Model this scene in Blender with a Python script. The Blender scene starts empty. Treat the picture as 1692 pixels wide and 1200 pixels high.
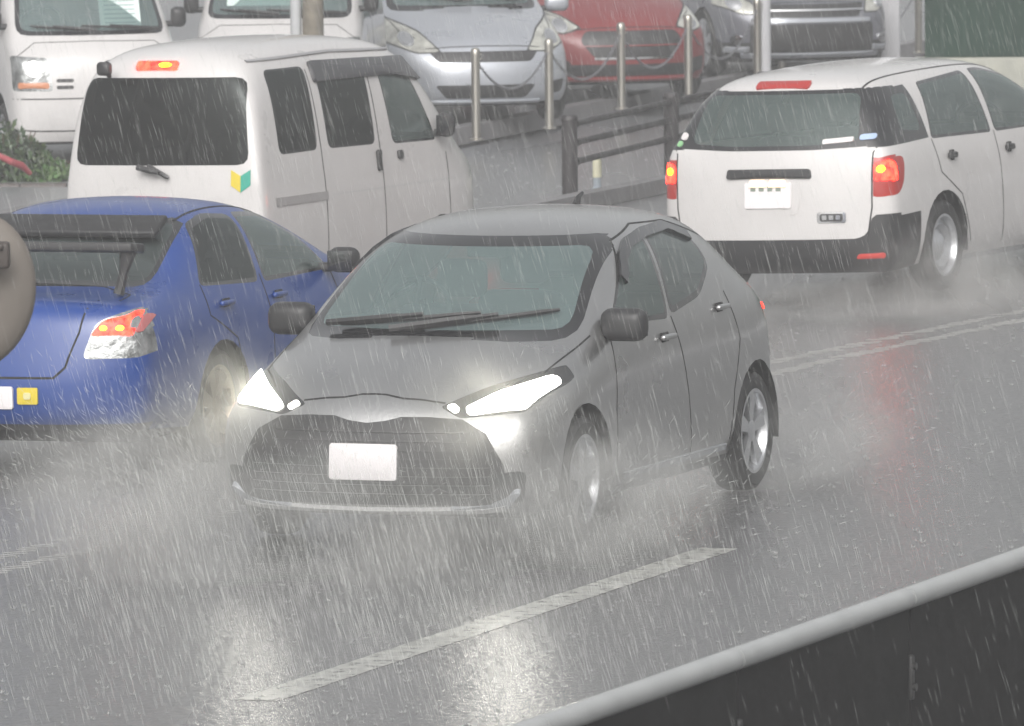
import bpy, bmesh, math, random
from mathutils import Vector, Matrix
from mathutils.bvhtree import BVHTree
R = math.radians
random.seed(7)
S = bpy.context.scene
COL = S.collection

# ------------------------------------------------------------------ camera, world, sun, exposure
F, H, PITCH = 14000.0, 4.31, math.atan(1194 / 14000.0)
cd = bpy.data.cameras.new('camera'); cam = bpy.data.objects.new('camera', cd); COL.objects.link(cam)
cd.sensor_width = 36; cd.lens = 36 * F / 1692; cd.clip_start = 0.5; cd.clip_end = 2000
CM = Matrix.Rotation(math.pi / 2 - PITCH, 3, 'X') @ Matrix.Rotation(R(-.6), 3, 'Z')
cam.location = (0, 0, H); cam.rotation_euler = CM.to_euler()
cd.dof.use_dof = True; cd.dof.focus_distance = 40; cd.dof.aperture_fstop = 13
S.camera = cam
W = bpy.data.worlds.new('World'); S.world = W; W.use_nodes = True
nt = W.node_tree; nt.nodes.clear()
sky = nt.nodes.new('ShaderNodeTexSky'); sky.sky_type = 'NISHITA'; sky.sun_disc = False
sky.sun_elevation = R(35); sky.sun_rotation = R(188); sky.dust_density = 8; sky.air_density = 1.5
hs = nt.nodes.new('ShaderNodeHueSaturation'); hs.inputs['Saturation'].default_value = 0.12
bg = nt.nodes.new('ShaderNodeBackground'); bg.inputs['Strength'].default_value = 0.15
wo = nt.nodes.new('ShaderNodeOutputWorld')
tcw = nt.nodes.new('ShaderNodeTexCoord'); sx = nt.nodes.new('ShaderNodeSeparateXYZ'); mrw = nt.nodes.new('ShaderNodeMapRange'); mxw = nt.nodes.new('ShaderNodeMixRGB')
mrw.inputs[1].default_value = 0; mrw.inputs[2].default_value = .8; mrw.inputs[3].default_value = 1.02; mrw.inputs[4].default_value = 1.32   # thick cloud: brighter overhead
mxw.blend_type = 'MULTIPLY'; mxw.inputs[0].default_value = 1
nt.links.new(tcw.outputs['Generated'], sx.inputs[0]); nt.links.new(sx.outputs[2], mrw.inputs[0]); nt.links.new(sky.outputs[0], hs.inputs['Color'])
nt.links.new(hs.outputs[0], mxw.inputs[1]); nt.links.new(mrw.outputs[0], mxw.inputs[2]); nt.links.new(mxw.outputs[0], bg.inputs['Color']); nt.links.new(bg.outputs[0], wo.inputs[0])
sd = bpy.data.lights.new('sun', 'SUN'); sd.energy = 0.3; sd.angle = R(80); sd.color = (1, .98, .95)
so = bpy.data.objects.new('sun', sd); COL.objects.link(so); so.rotation_euler = (R(55), 0, R(-8))
S.view_settings.view_transform = 'Standard'; S.view_settings.look = 'None'
S.view_settings.exposure = 0.0; S.view_settings.gamma = 1
S.cycles.volume_bounces = 1; S.cycles.max_bounces = 8; S.cycles.transparent_max_bounces = 16
S.cycles.sample_clamp_indirect = 4; S.cycles.caustics_reflective = False; S.cycles.caustics_refractive = False

# ------------------------------------------------------------------ placing helpers
CP, SP = math.cos(PITCH), math.sin(PITCH)
def ray(px, py):
    return CM @ Vector(((px - 846) / F, (600 - py) / F, -1))
def at(px, py, z=0.0):
    d = ray(px, py); t = (z - H) / d.z
    return Vector((d.x * t, d.y * t, z))
TH = math.atan(5034 / F)                               # the road's bearing away from the camera's axis
RD = Vector((math.sin(TH), math.cos(TH), 0)); RN = Vector((-math.cos(TH), math.sin(TH), 0))
def uv(p): return p.dot(RD), p.dot(RN)
def road(u, v, z=0.0): q = RD * u + RN * v; return Vector((q.x, q.y, z))
VC = uv(at(170, 878))[1]                                # the centre line of the road
def gz(v):                                             # crossfall of the far lanes
    return 0.0 if v < VC + .6 else -min(.03 * (v - VC - .6), .12)
def atg(px, py, dz=0.0):
    z = dz
    for _ in range(12):
        p = at(px, py, z); z = gz(uv(p)[1]) + dz
    return at(px, py, z)

# ------------------------------------------------------------------ materials
MATS = {}
def mat(name, col=(.5, .5, .5), rough=.5, metal=0, coat=0, emit=None, es=0, noise=0, nscale=8, bump=0, bscale=40, spec=.5, alpha=1):
    if name in MATS: return MATS[name]
    m = bpy.data.materials.new(name); m.use_nodes = True; n = m.node_tree.nodes; l = m.node_tree.links
    b = n['Principled BSDF']
    b.inputs['Base Color'].default_value = (*col, 1); b.inputs['Roughness'].default_value = rough
    b.inputs['Metallic'].default_value = metal; b.inputs['Coat Weight'].default_value = coat; b.inputs['Coat Roughness'].default_value = .08
    b.inputs['Specular IOR Level'].default_value = spec; b.inputs['Alpha'].default_value = alpha
    if emit: b.inputs['Emission Color'].default_value = (*emit, 1); b.inputs['Emission Strength'].default_value = es
    if noise or bump:
        tc = n.new('ShaderNodeTexCoord')
    if noise:
        t = n.new('ShaderNodeTexNoise'); t.inputs['Scale'].default_value = nscale; t.inputs['Detail'].default_value = 6
        l.new(tc.outputs['Object'], t.inputs['Vector'])
        mx = n.new('ShaderNodeMixRGB'); mx.blend_type = 'MULTIPLY'; mx.inputs[0].default_value = 1; mx.inputs[1].default_value = (*col, 1)
        rp = n.new('ShaderNodeMapRange'); rp.inputs[1].default_value = .3; rp.inputs[2].default_value = .7
        rp.inputs[3].default_value = 1 - noise; rp.inputs[4].default_value = 1 + noise
        l.new(t.outputs['Fac'], rp.inputs[0]); l.new(rp.outputs[0], mx.inputs[2]); l.new(mx.outputs[0], b.inputs['Base Color'])
        rr = n.new('ShaderNodeMapRange'); rr.inputs[1].default_value = .3; rr.inputs[2].default_value = .7
        rr.inputs[3].default_value = max(.03, rough * .8); rr.inputs[4].default_value = min(1, rough * 1.25)
        l.new(t.outputs['Fac'], rr.inputs[0]); l.new(rr.outputs[0], b.inputs['Roughness'])
    if bump:
        t2 = n.new('ShaderNodeTexNoise'); t2.inputs['Scale'].default_value = bscale; t2.inputs['Detail'].default_value = 3
        l.new(tc.outputs['Object'], t2.inputs['Vector'])
        bp = n.new('ShaderNodeBump'); bp.inputs['Strength'].default_value = bump; bp.inputs['Distance'].default_value = .01
        l.new(t2.outputs['Fac'], bp.inputs['Height']); l.new(bp.outputs[0], b.inputs['Normal'])
    MATS[name] = m
    return m
def glass(name, tint, film, ff, gl):
    """wet car glass: tinted see-through pane, a film of water that scatters, and a shine"""
    m = bpy.data.materials.new(name); m.use_nodes = True; n = m.node_tree.nodes; l = m.node_tree.links; n.clear()
    o = n.new('ShaderNodeOutputMaterial'); t = n.new('ShaderNodeBsdfTransparent'); t.inputs[0].default_value = (*tint, 1)
    d = n.new('ShaderNodeBsdfDiffuse'); d.inputs[0].default_value = (*film, 1)
    g = n.new('ShaderNodeBsdfGlossy'); g.inputs['Roughness'].default_value = .12; g.inputs[0].default_value = (.92, 1, .98, 1)
    a = n.new('ShaderNodeMixShader'); b = n.new('ShaderNodeMixShader')
    tc = n.new('ShaderNodeTexCoord'); mp = n.new('ShaderNodeMapping'); mp.inputs['Scale'].default_value = (3, 3, 1)
    nz = n.new('ShaderNodeTexNoise'); nz.inputs['Scale'].default_value = 2.5; nz.inputs['Detail'].default_value = 5
    mr = n.new('ShaderNodeMapRange'); mr.inputs[1].default_value = .3; mr.inputs[2].default_value = .7; mr.inputs[3].default_value = ff * .94; mr.inputs[4].default_value = min(1, ff * 1.06)
    l.new(tc.outputs['Object'], mp.inputs[0]); l.new(mp.outputs[0], nz.inputs[0]); l.new(nz.outputs['Fac'], mr.inputs[0]); l.new(mr.outputs[0], a.inputs[0])
    l.new(t.outputs[0], a.inputs[1]); l.new(d.outputs[0], a.inputs[2])
    lw = n.new('ShaderNodeFresnel'); lw.inputs[0].default_value = 1.5
    ad = n.new('ShaderNodeMath'); ad.operation = 'ADD'; ad.inputs[1].default_value = gl; ad.use_clamp = True
    l.new(lw.outputs[0], ad.inputs[0]); l.new(ad.outputs[0], b.inputs[0]); l.new(a.outputs[0], b.inputs[1]); l.new(g.outputs[0], b.inputs[2])
    l.new(b.outputs[0], o.inputs[0]); MATS[name] = m
    return m
white = mat('white_paint', (.54, .525, .52), .32, 0, .8, noise=.03, nscale=3, bump=.1, bscale=45)
silver = mat('silver_paint', (.42, .44, .48), .3, .45, .8, noise=.03, nscale=3, bump=.1, bscale=45)
redp = mat('red_paint', (.17, .02, .022), .4, .0, .3, noise=.04, nscale=3)
blue = mat('blue_paint', (.004, .040, .21), .3, .0, .35, noise=.04, nscale=3)
grey = mat('grey_paint', (.39, .39, .39), .32, .85, .8, noise=.05, nscale=3, bump=.12, bscale=45)
dsilver = mat('dark_silver_paint', (.16, .165, .19), .3, .4, .8, noise=.04, nscale=3)
blackp = mat('black_plastic', (.022, .022, .023), .45, noise=.15, nscale=20)
blackg = mat('black_gloss', (.012, .012, .014), .12, coat=.5)
panel_dull = None
rubber = mat('rubber', (.018, .018, .018), .6)
alloy = mat('alloy', (.55, .56, .58), .3, .8)
chrome = mat('chrome', (.75, .75, .76), .15, 1)
seatm = mat('seat_cloth', (.035, .035, .04), .9, noise=.2)
dark = mat('dark_cavity', (.01, .01, .01), .8)
reflm = mat('lamp_reflector', (.30, .31, .31), .2, .6, noise=.6, nscale=14, bump=.6, bscale=22)
lens = glass('lamp_lens', (.9, .92, .92), (.5, .5, .5), .12, .04)
gl_clear = glass('clear_glass', (.74, .82, .80), (.20, .26, .25), .26, .0)
gl_screen = glass('windscreen_glass', (.66, .78, .76), (.21, .28, .28), .42, .02)
gl_mid = glass('rear_door_glass', (.38, .44, .43), (.16, .18, .18), .4, .0)
gl_dark2 = glass('sedan_rear_glass', (.22, .26, .26), (.10, .12, .12), .45, .0)
gl_dark = glass('tinted_glass', (.06, .06, .065), (.012, .012, .012), .4, -.02)
tail_red = mat('tail_red', (.35, .02, .015), .2, coat=.5)
plate_w = mat('plate_white', (.72, .69, .70), .5)
yellow = mat('yellow_vinyl', (.6, .47, .03), .5); green = mat('green_vinyl', (.02, .3, .22), .5)
def glow(name, col, s): return mat(name, (.5, .5, .5), .4, emit=col, es=s)
head_on = glow('headlamp_on', (1, .98, .9), 15)
drl_on = glow('running_light_on', (1, .98, .92), 9)
brake_on = mat('brake_lamp_on', (.25, .008, .008), .4, emit=(1, .02, .008), es=5.0)
brake_hot = mat('brake_bulb_on', (.4, .1, .01), .4, emit=(1, .32, .004), es=8.0)
for m_, lo_, hi_ in ((brake_on, 2.5, 15.0), (brake_hot, 6.0, 14.0)):          # faceted lamp lenses: the light breaks up
    n_, l_ = m_.node_tree.nodes, m_.node_tree.links; tc_ = n_.new('ShaderNodeTexCoord'); vo_ = n_.new('ShaderNodeTexNoise'); vo_.inputs['Scale'].default_value = 22; vo_.inputs['Detail'].default_value = 2
    mr_ = n_.new('ShaderNodeMapRange'); mr_.inputs[1].default_value = .35; mr_.inputs[2].default_value = .65; mr_.inputs[3].default_value = lo_; mr_.inputs[4].default_value = hi_
    l_.new(tc_.outputs['Object'], vo_.inputs['Vector']); l_.new(vo_.outputs['Fac'], mr_.inputs[0]); l_.new(mr_.outputs[0], n_['Principled BSDF'].inputs['Emission Strength'])
plate_lamp = glow('plate_lamp_on', (1, .62, .32), 1.3)

# ------------------------------------------------------------------ mesh helpers
class MB:
    def __init__(s): s.v = []; s.f = []
    def add(s, vs, fs):
        o = len(s.v); s.v += [tuple(v) for v in vs]; s.f += [tuple(i + o for i in f) for f in fs]
    def box(s, c, d, rot=None, r=0):
        x, y, z = d[0] / 2, d[1] / 2, d[2] / 2
        vs = [Vector((a * x, b * y, e * z)) for a in (-1, 1) for b in (-1, 1) for e in (-1, 1)]
        if rot: vs = [rot @ v for v in vs]
        s.add([v + Vector(c) for v in vs], [(0, 1, 3, 2), (4, 6, 7, 5), (0, 4, 5, 1), (2, 3, 7, 6), (0, 2, 6, 4), (1, 5, 7, 3)])
    def rbox(s, c, d, r=.03, rot=None, seg=3):
        bm = bmesh.new(); bmesh.ops.create_cube(bm, size=1)
        for v in bm.verts: v.co = Vector((v.co.x * d[0], v.co.y * d[1], v.co.z * d[2]))
        bmesh.ops.bevel(bm, geom=bm.edges[:], offset=min(r, min(d) * .49), segments=seg, affect='EDGES', profile=.5)
        bm.verts.ensure_lookup_table()
        vs = [(rot @ v.co if rot else v.co) + Vector(c) for v in bm.verts]
        s.add(vs, [[v.index for v in f.verts] for f in bm.faces]); bm.free()
    def tube(s, pts, r, n=10, cap=True):
        pts = [Vector(p) for p in pts]; rs = r if isinstance(r, (list, tuple)) else [r] * len(pts)
        vs = []; fs = []
        for i, p in enumerate(pts):
            t = (pts[min(i + 1, len(pts) - 1)] - pts[max(i - 1, 0)]).normalized()
            a = t.cross(Vector((0, 0, 1)));
            if a.length < .05: a = t.cross(Vector((0, 1, 0)))
            a.normalize(); b = t.cross(a)
            for k in range(n):
                w = 2 * math.pi * k / n; vs.append(p + (a * math.cos(w) + b * math.sin(w)) * rs[i])
        for i in range(len(pts) - 1):
            for k in range(n): fs.append((i * n + k, i * n + (k + 1) % n, (i + 1) * n + (k + 1) % n, (i + 1) * n + k))
        if cap: fs.append(tuple(range(n))[::-1]); fs.append(tuple(range((len(pts) - 1) * n, len(pts) * n)))
        s.add(vs, fs)
    def lathe(s, prof, c, axis='y', n=28):
        """prof: (radius, along) pairs turned about AXIS through c"""
        vs = []; fs = []
        for r, a in prof:
            for k in range(n):
                w = 2 * math.pi * k / n; p, q = r * math.cos(w), r * math.sin(w)
                v = {'y': (p, a, q), 'z': (p, q, a), 'x': (a, p, q)}[axis]
                vs.append(Vector(v) + Vector(c))
        for i in range(len(prof) - 1):
            for k in range(n): fs.append((i * n + k, i * n + (k + 1) % n, (i + 1) * n + (k + 1) % n, (i + 1) * n + k))
        s.add(vs, fs)
    def build(s, name, m, parent=None, smooth=True, off=0.0, ang=40):
        me = bpy.data.meshes.new(name); me.from_pydata([(v[0] - off, v[1], v[2]) for v in s.v], [], s.f); me.update()
        bm = bmesh.new(); bm.from_mesh(me); bmesh.ops.recalc_face_normals(bm, faces=bm.faces[:])
        for e in bm.edges:
            if len(e.link_faces) == 2 and e.calc_face_angle(0) > R(ang): e.smooth = False
        for f in bm.faces: f.smooth = smooth
        bm.to_mesh(me); bm.free()
        if m: me.materials.append(m)
        o = bpy.data.objects.new(name, me); COL.objects.link(o)
        if parent: o.parent = parent
        return o
def tag(o, label=None, cat=None, group=None, kind=None):
    if label: o['label'] = label
    if cat: o['category'] = cat
    if group: o['group'] = group
    if kind: o['kind'] = kind
    return o
def empty(name, loc=(0, 0, 0), rot=(0, 0, 0)):
    o = bpy.data.objects.new(name, None); COL.objects.link(o); o.location = loc; o.rotation_euler = rot; o.empty_display_size = .2
    return o

# ------------------------------------------------------------------ ground, road, markings
def wet_asphalt(name, col, r0, r1, bump):
    m = bpy.data.materials.new(name); m.use_nodes = True; n = m.node_tree.nodes; l = m.node_tree.links; b = n['Principled BSDF']
    tc = n.new('ShaderNodeTexCoord')
    def nz(sc, det, src=None):
        t = n.new('ShaderNodeTexNoise'); t.inputs['Scale'].default_value = sc; t.inputs['Detail'].default_value = det
        l.new(tc.outputs['Object'], t.inputs['Vector']); return t
    mpg = n.new('ShaderNodeMapping'); mpg.inputs['Rotation'].default_value = (0, 0, TH); mpg.inputs['Scale'].default_value = (1.6, .12, 1)
    l.new(tc.outputs['Object'], mpg.inputs[0])
    big, fine, mid = nz(.5, 5), nz(60, 3), nz(16, 5)
    l.new(mpg.outputs[0], big.inputs['Vector'])
    mr = n.new('ShaderNodeMapRange'); mr.inputs[1].default_value = .35; mr.inputs[2].default_value = .65; mr.inputs[3].default_value = r0; mr.inputs[4].default_value = r1
    l.new(big.outputs['Fac'], mr.inputs[0]); l.new(mr.outputs[0], b.inputs['Roughness'])
    cr = n.new('ShaderNodeValToRGB'); cr.color_ramp.elements[0].position = .3; cr.color_ramp.elements[1].position = .7
    cr.color_ramp.elements[0].color = (*[c * .6 for c in col], 1); cr.color_ramp.elements[1].color = (*[c * 1.5 for c in col], 1)
    l.new(fine.outputs['Fac'], cr.inputs[0]); l.new(cr.outputs[0], b.inputs['Base Color'])
    b1 = n.new('ShaderNodeBump'); b1.inputs['Strength'].default_value = bump; b1.inputs['Distance'].default_value = .006; l.new(fine.outputs['Fac'], b1.inputs['Height'])
    b2 = n.new('ShaderNodeBump'); b2.inputs['Strength'].default_value = min(1, bump * 1.5); b2.inputs['Distance'].default_value = .02; l.new(mid.outputs['Fac'], b2.inputs['Height'])
    l.new(b1.outputs[0], b2.inputs['Normal'])
    vo = n.new('ShaderNodeTexVoronoi'); vo.inputs['Scale'].default_value = 14; l.new(tc.outputs['Object'], vo.inputs['Vector'])
    mu = n.new('ShaderNodeMath'); mu.operation = 'MULTIPLY'; mu.inputs[1].default_value = 40; l.new(vo.outputs['Distance'], mu.inputs[0])
    si = n.new('ShaderNodeMath'); si.operation = 'SINE'; l.new(mu.outputs[0], si.inputs[0])
    b3 = n.new('ShaderNodeBump'); b3.inputs['Strength'].default_value = bump * .5; b3.inputs['Distance'].default_value = .003; l.new(si.outputs[0], b3.inputs['Height'])
    l.new(b2.outputs[0], b.inputs['Normal'])
    b.inputs['Specular IOR Level'].default_value = .6
    MATS[name] = m
    return m
asph = wet_asphalt('wet_asphalt', (.115, .115, .117), .16, .38, .36)
asph2 = wet_asphalt('wet_side_asphalt', (.13, .133, .14), .25, .42, .5)
def sheet(name, v0, v1, dz, m, u0=-60, u1=420, kind='structure', du=6.0, dv=.6, lift=None):
    mb = MB(); nu = max(1, int((u1 - u0) / du)); nv = max(1, int(math.ceil((v1 - v0) / dv)))
    vs = []
    for i in range(nu + 1):
        for j in range(nv + 1):
            u = u0 + (u1 - u0) * i / nu; v = v0 + (v1 - v0) * j / nv
            vs.append(road(u, v, gz(v) + dz))
    mb.add(vs, [(i * (nv + 1) + j, (i + 1) * (nv + 1) + j, (i + 1) * (nv + 1) + j + 1, i * (nv + 1) + j + 1) for i in range(nu) for j in range(nv)])
    o = mb.build(name, m); tag(o, kind=kind); return o
kerb_a, kerb_b = atg(760, 240), atg(930, 207)            # the lot's kerb line
VK = uv(kerb_a)[1]
g = sheet('ground', -60, 260, -.03, asph2, -150, 900, du=50, dv=2.5)
rd = sheet('road', VC - 13, VC + 9.2, -.004, asph)
# painted lines
wornp = mat('road_paint', (.32, .32, .30), .3, noise=.6, nscale=14, bump=.3, bscale=50)
def strip(name, pts, w, m, dz=-.0025, jit=0):
    """a painted strip through ground points, w wide"""
    mb = MB(); vs = []
    for i, p in enumerate(pts):
        t = (pts[min(i + 1, len(pts) - 1)] - pts[max(i - 1, 0)]); t.z = 0; t.normalize(); q = Vector((-t.y, t.x, 0)) * w / 2
        for s in (1, -1):
            r = p + q * s * (1 + random.uniform(-jit, jit) / w * 2); r.z = gz(uv(r)[1]) + dz; vs.append(r)
    mb.add(vs, [(2 * i, 2 * i + 2, 2 * i + 3, 2 * i + 1) for i in range(len(pts) - 1)])
    o = mb.build(name, m); tag(o, kind='structure'); return o
def lerp(a, b, t): return a + (b - a) * t
d0, d1 = at(424, 1156), at(1188, 905)
strip('lane_dash', [lerp(d0, d1, i / 90) for i in range(91)], .19, wornp, jit=.004)
far = d1 + (d1 - d0) * 1.35
nearp = d0 - (d1 - d0) * 1.35
# centre line: two rows of short raised bars, bending a little beyond the grey car
cl = [at(-260, 984), at(0, 919), at(343, 831), at(800, 713), at(1280, 597), at(1692, 512), at(2300, 405)]
def bars(off, name):
    mb = MB(); q = []
    for a, b in zip(cl, cl[1:]):
        n = max(2, int((b - a).length / .11)); q += [(lerp(a, b, i / n), (b - a).normalized()) for i in range(n)]
    for p, t in q:
        if random.random() < .12: continue
        n_ = Vector((t.y, -t.x, 0)); c = p + n_ * (off + random.uniform(-.012, .012)); L_ = random.uniform(.05, .12); w = random.uniform(.007, .015)
        d = (t * .8 + n_ * .6).normalized(); e = Vector((-d.y, d.x, 0)); vs = []
        for h in (-.003, -.0005):
            for sx in (-1, 1):
                for sy in (-1, 1): r_ = c + d * L_ * sx + e * w * sy; vs.append(Vector((r_.x, r_.y, gz(uv(r_)[1]) + h)))
        mb.add(vs, [(4, 5, 7, 6), (0, 1, 5, 4), (2, 6, 7, 3), (0, 4, 6, 2), (1, 3, 7, 5)])
    o = mb.build(name, mat('line_paint', (.36, .36, .35), .3), smooth=False); tag(o, kind='structure')
bars(0, 'centre_line'); bars(.27, 'centre_line')

# ------------------------------------------------------------------ car shell
def shell(rings, front, rear, L, Wd, Ht, lev=3):
    """rings: (xs, w, zb, zbelt, wbelt, xr, yr, zr, xc, zc); front / rear: centre x of the five rows of each end"""
    vs = []; fs = []
    def V(p): vs.append(Vector(p)); return len(vs) - 1
    G = []
    for (xs, w, zb, zt, wt, xr, yr, zr, xc, zc) in rings:
        hgt = zt - zb
        side = [(xs, w - .07, zb), (xs, w - .012, zb + .13 * hgt), (xs, w, zb + .42 * hgt), (xs, w - .008, zb + .78 * hgt), (xs, wt, zt)]
        gh = ((xs + xr) / 2, (wt + yr) / 2 + .025, (zt + zr) / 2); rl = (xr, yr, zr)
        inn = (xc + (xr - xc) * .28, yr * .52, zc - (zc - zr) * .28)
        half = side + [gh, rl, inn]
        G.append([V(p) for p in half] + [V((xc, 0, zc))] + [V((p[0], -p[1], p[2])) for p in half[::-1]])
    n = len(rings)
    for i in range(n - 1):
        for j in range(16): fs.append((G[i][j], G[i + 1][j], G[i + 1][j + 1], G[i][j + 1]))
    fr = [1, .82, .58, .3, 0, -.3, -.58, -.82, -1]
    for ring, ctr, flip in ((G[0], front, 0), (G[-1], rear, 1)):
        rows = []
        for k in range(4):
            sa = vs[ring[k]]; row = [ring[k]]
            for c in range(1, 8):
                f = fr[c]; xk, zk = ctr[k] if isinstance(ctr[k], tuple) else (ctr[k], sa.z)
                g_ = 1 - abs(f) ** 2.6
                row.append(V((sa.x + (xk - sa.x) * g_, f * sa.y, sa.z + (zk - sa.z) * g_)))
            row.append(ring[16 - k]); rows.append(row)
        rows.append(ring[4:13])
        for k in range(4):
            for c in range(8):
                q = (rows[k][c], rows[k][c + 1], rows[k + 1][c + 1], rows[k + 1][c])
                fs.append(q[::-1] if not flip else q)
    me = bpy.data.meshes.new('cage'); me.from_pydata(vs, [], fs)
    o = bpy.data.objects.new('cage', me); COL.objects.link(o)
    md = o.modifiers.new('s', 'SUBSURF'); md.levels = lev; md.render_levels = lev; md.boundary_smooth = 'PRESERVE_CORNERS'
    dg = bpy.context.evaluated_depsgraph_get(); me2 = bpy.data.meshes.new_from_object(o.evaluated_get(dg))
    bm = bmesh.new(); bm.from_mesh(me2)
    bpy.data.objects.remove(o); bpy.data.meshes.remove(me); bpy.data.meshes.remove(me2)
    xs = [v.co.x for v in bm.verts]; x0, x1 = min(xs), max(xs); ym = max(v.co.y for v in bm.verts); zm = max(v.co.z for v in bm.verts)
    for v in bm.verts: v.co = Vector(((v.co.x - x0) * L / (x1 - x0), v.co.y * Wd / 2 / ym, v.co.z * Ht / zm))
    bmesh.ops.recalc_face_normals(bm, faces=bm.faces[:])
    cf = max(bm.faces, key=lambda f: f.calc_center_median().z)
    if cf.normal.z < 0: bmesh.ops.reverse_faces(bm, faces=bm.faces[:])
    return bm
def inside(pt, poly):
    x, y = pt; c = False; j = len(poly) - 1
    for i in range(len(poly)):
        xi, yi = poly[i]; xj, yj = poly[j]
        if (yi > y) != (yj > y) and x < (xj - xi) * (y - yi) / (yj - yi) + xi: c = not c
        j = i
    return c
def rp(pts, r=.04, n=3):
    """round a polygon's corners"""
    out = []; m = len(pts)
    for i in range(m):
        a, b, c = (Vector(pts[i - 1]), Vector(pts[i]), Vector(pts[(i + 1) % m]))
        r_ = min(r, (a - b).length * .45, (c - b).length * .45); p = b + (a - b).normalized() * r_; q = b + (c - b).normalized() * r_
        for k in range(n + 1):
            t = k / n; out.append(tuple(p * (1 - t) ** 2 + b * 2 * t * (1 - t) + q * t * t))
    return out
def grow(pts, d):
    """offset a polygon outward by d"""
    m = len(pts); ar = sum(pts[i - 1][0] * pts[i][1] - pts[i][0] * pts[i - 1][1] for i in range(m)); sg = 1 if ar > 0 else -1; out = []
    for i in range(m):
        a, b, c = Vector(pts[i - 1]), Vector(pts[i]), Vector(pts[(i + 1) % m])
        e1, e2 = (b - a).normalized(), (c - b).normalized(); n1, n2 = Vector((e1.y, -e1.x)) * sg, Vector((e2.y, -e2.x)) * sg
        nn = n1 + n2; nn = nn / max(.5, nn.dot(n1)) if nn.length > 1e-4 else n1
        out.append(tuple(b + nn * d))
    return out
def circ(cx, cz, r, n=20): return [(cx + r * math.cos(2 * math.pi * k / n), cz + r * math.sin(2 * math.pi * k / n)) for k in range(n)]
AX = {'R': (0, 2), 'L': (0, 2), 'F': (1, 2), 'B': (1, 2), 'T': (0, 1)}
NP = {'R': lambda n: n.y > .22, 'L': lambda n: n.y < -.22, 'F': lambda n: n.x < -.12, 'B': lambda n: n.x > .12, 'T': lambda n: n.z > .2}
def cut(bm, lay, view, poly, tid, lim=None):
    a, b = AX[view]; pr = NP[view]
    u0, u1 = min(p[0] for p in poly) - .03, max(p[0] for p in poly) + .03; v0, v1 = min(p[1] for p in poly) - .03, max(p[1] for p in poly) + .03
    faces = []
    for f in bm.faces:
        c = f.calc_center_median()
        if u0 <= c[a] <= u1 and v0 <= c[b] <= v1 and pr(f.normal) and (lim is None or lim(c)): faces.append(f)
    for i in range(len(poly)):
        p, q = poly[i - 1], poly[i]
        if (Vector(p) - Vector(q)).length < 1e-5: continue
        co = [0, 0, 0]; co[a], co[b] = p; no = [0, 0, 0]; no[a] = -(q[1] - p[1]); no[b] = q[0] - p[0]
        # only faces near this edge need cutting
        mu0, mu1 = min(p[0], q[0]) - .02, max(p[0], q[0]) + .02; mv0, mv1 = min(p[1], q[1]) - .02, max(p[1], q[1]) + .02
        near, rest = [], []
        for f in faces:
            us = [v.co[a] for v in f.verts]; ws = [v.co[b] for v in f.verts]
            (near if max(us) >= mu0 and min(us) <= mu1 and max(ws) >= mv0 and min(ws) <= mv1 else rest).append(f)
        if not near: continue
        geom = list(set(near) | {e for f in near for e in f.edges} | {v for f in near for v in f.verts})
        r = bmesh.ops.bisect_plane(bm, geom=geom, plane_co=co, plane_no=Vector(no).normalized(), dist=1e-5)
        faces = rest + [g_ for g_ in r['geom'] if isinstance(g_, bmesh.types.BMFace)]
    for f in faces:
        if f.is_valid:
            c = f.calc_center_median()
            if inside((c[a], c[b]), poly): f[lay] = tid
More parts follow.
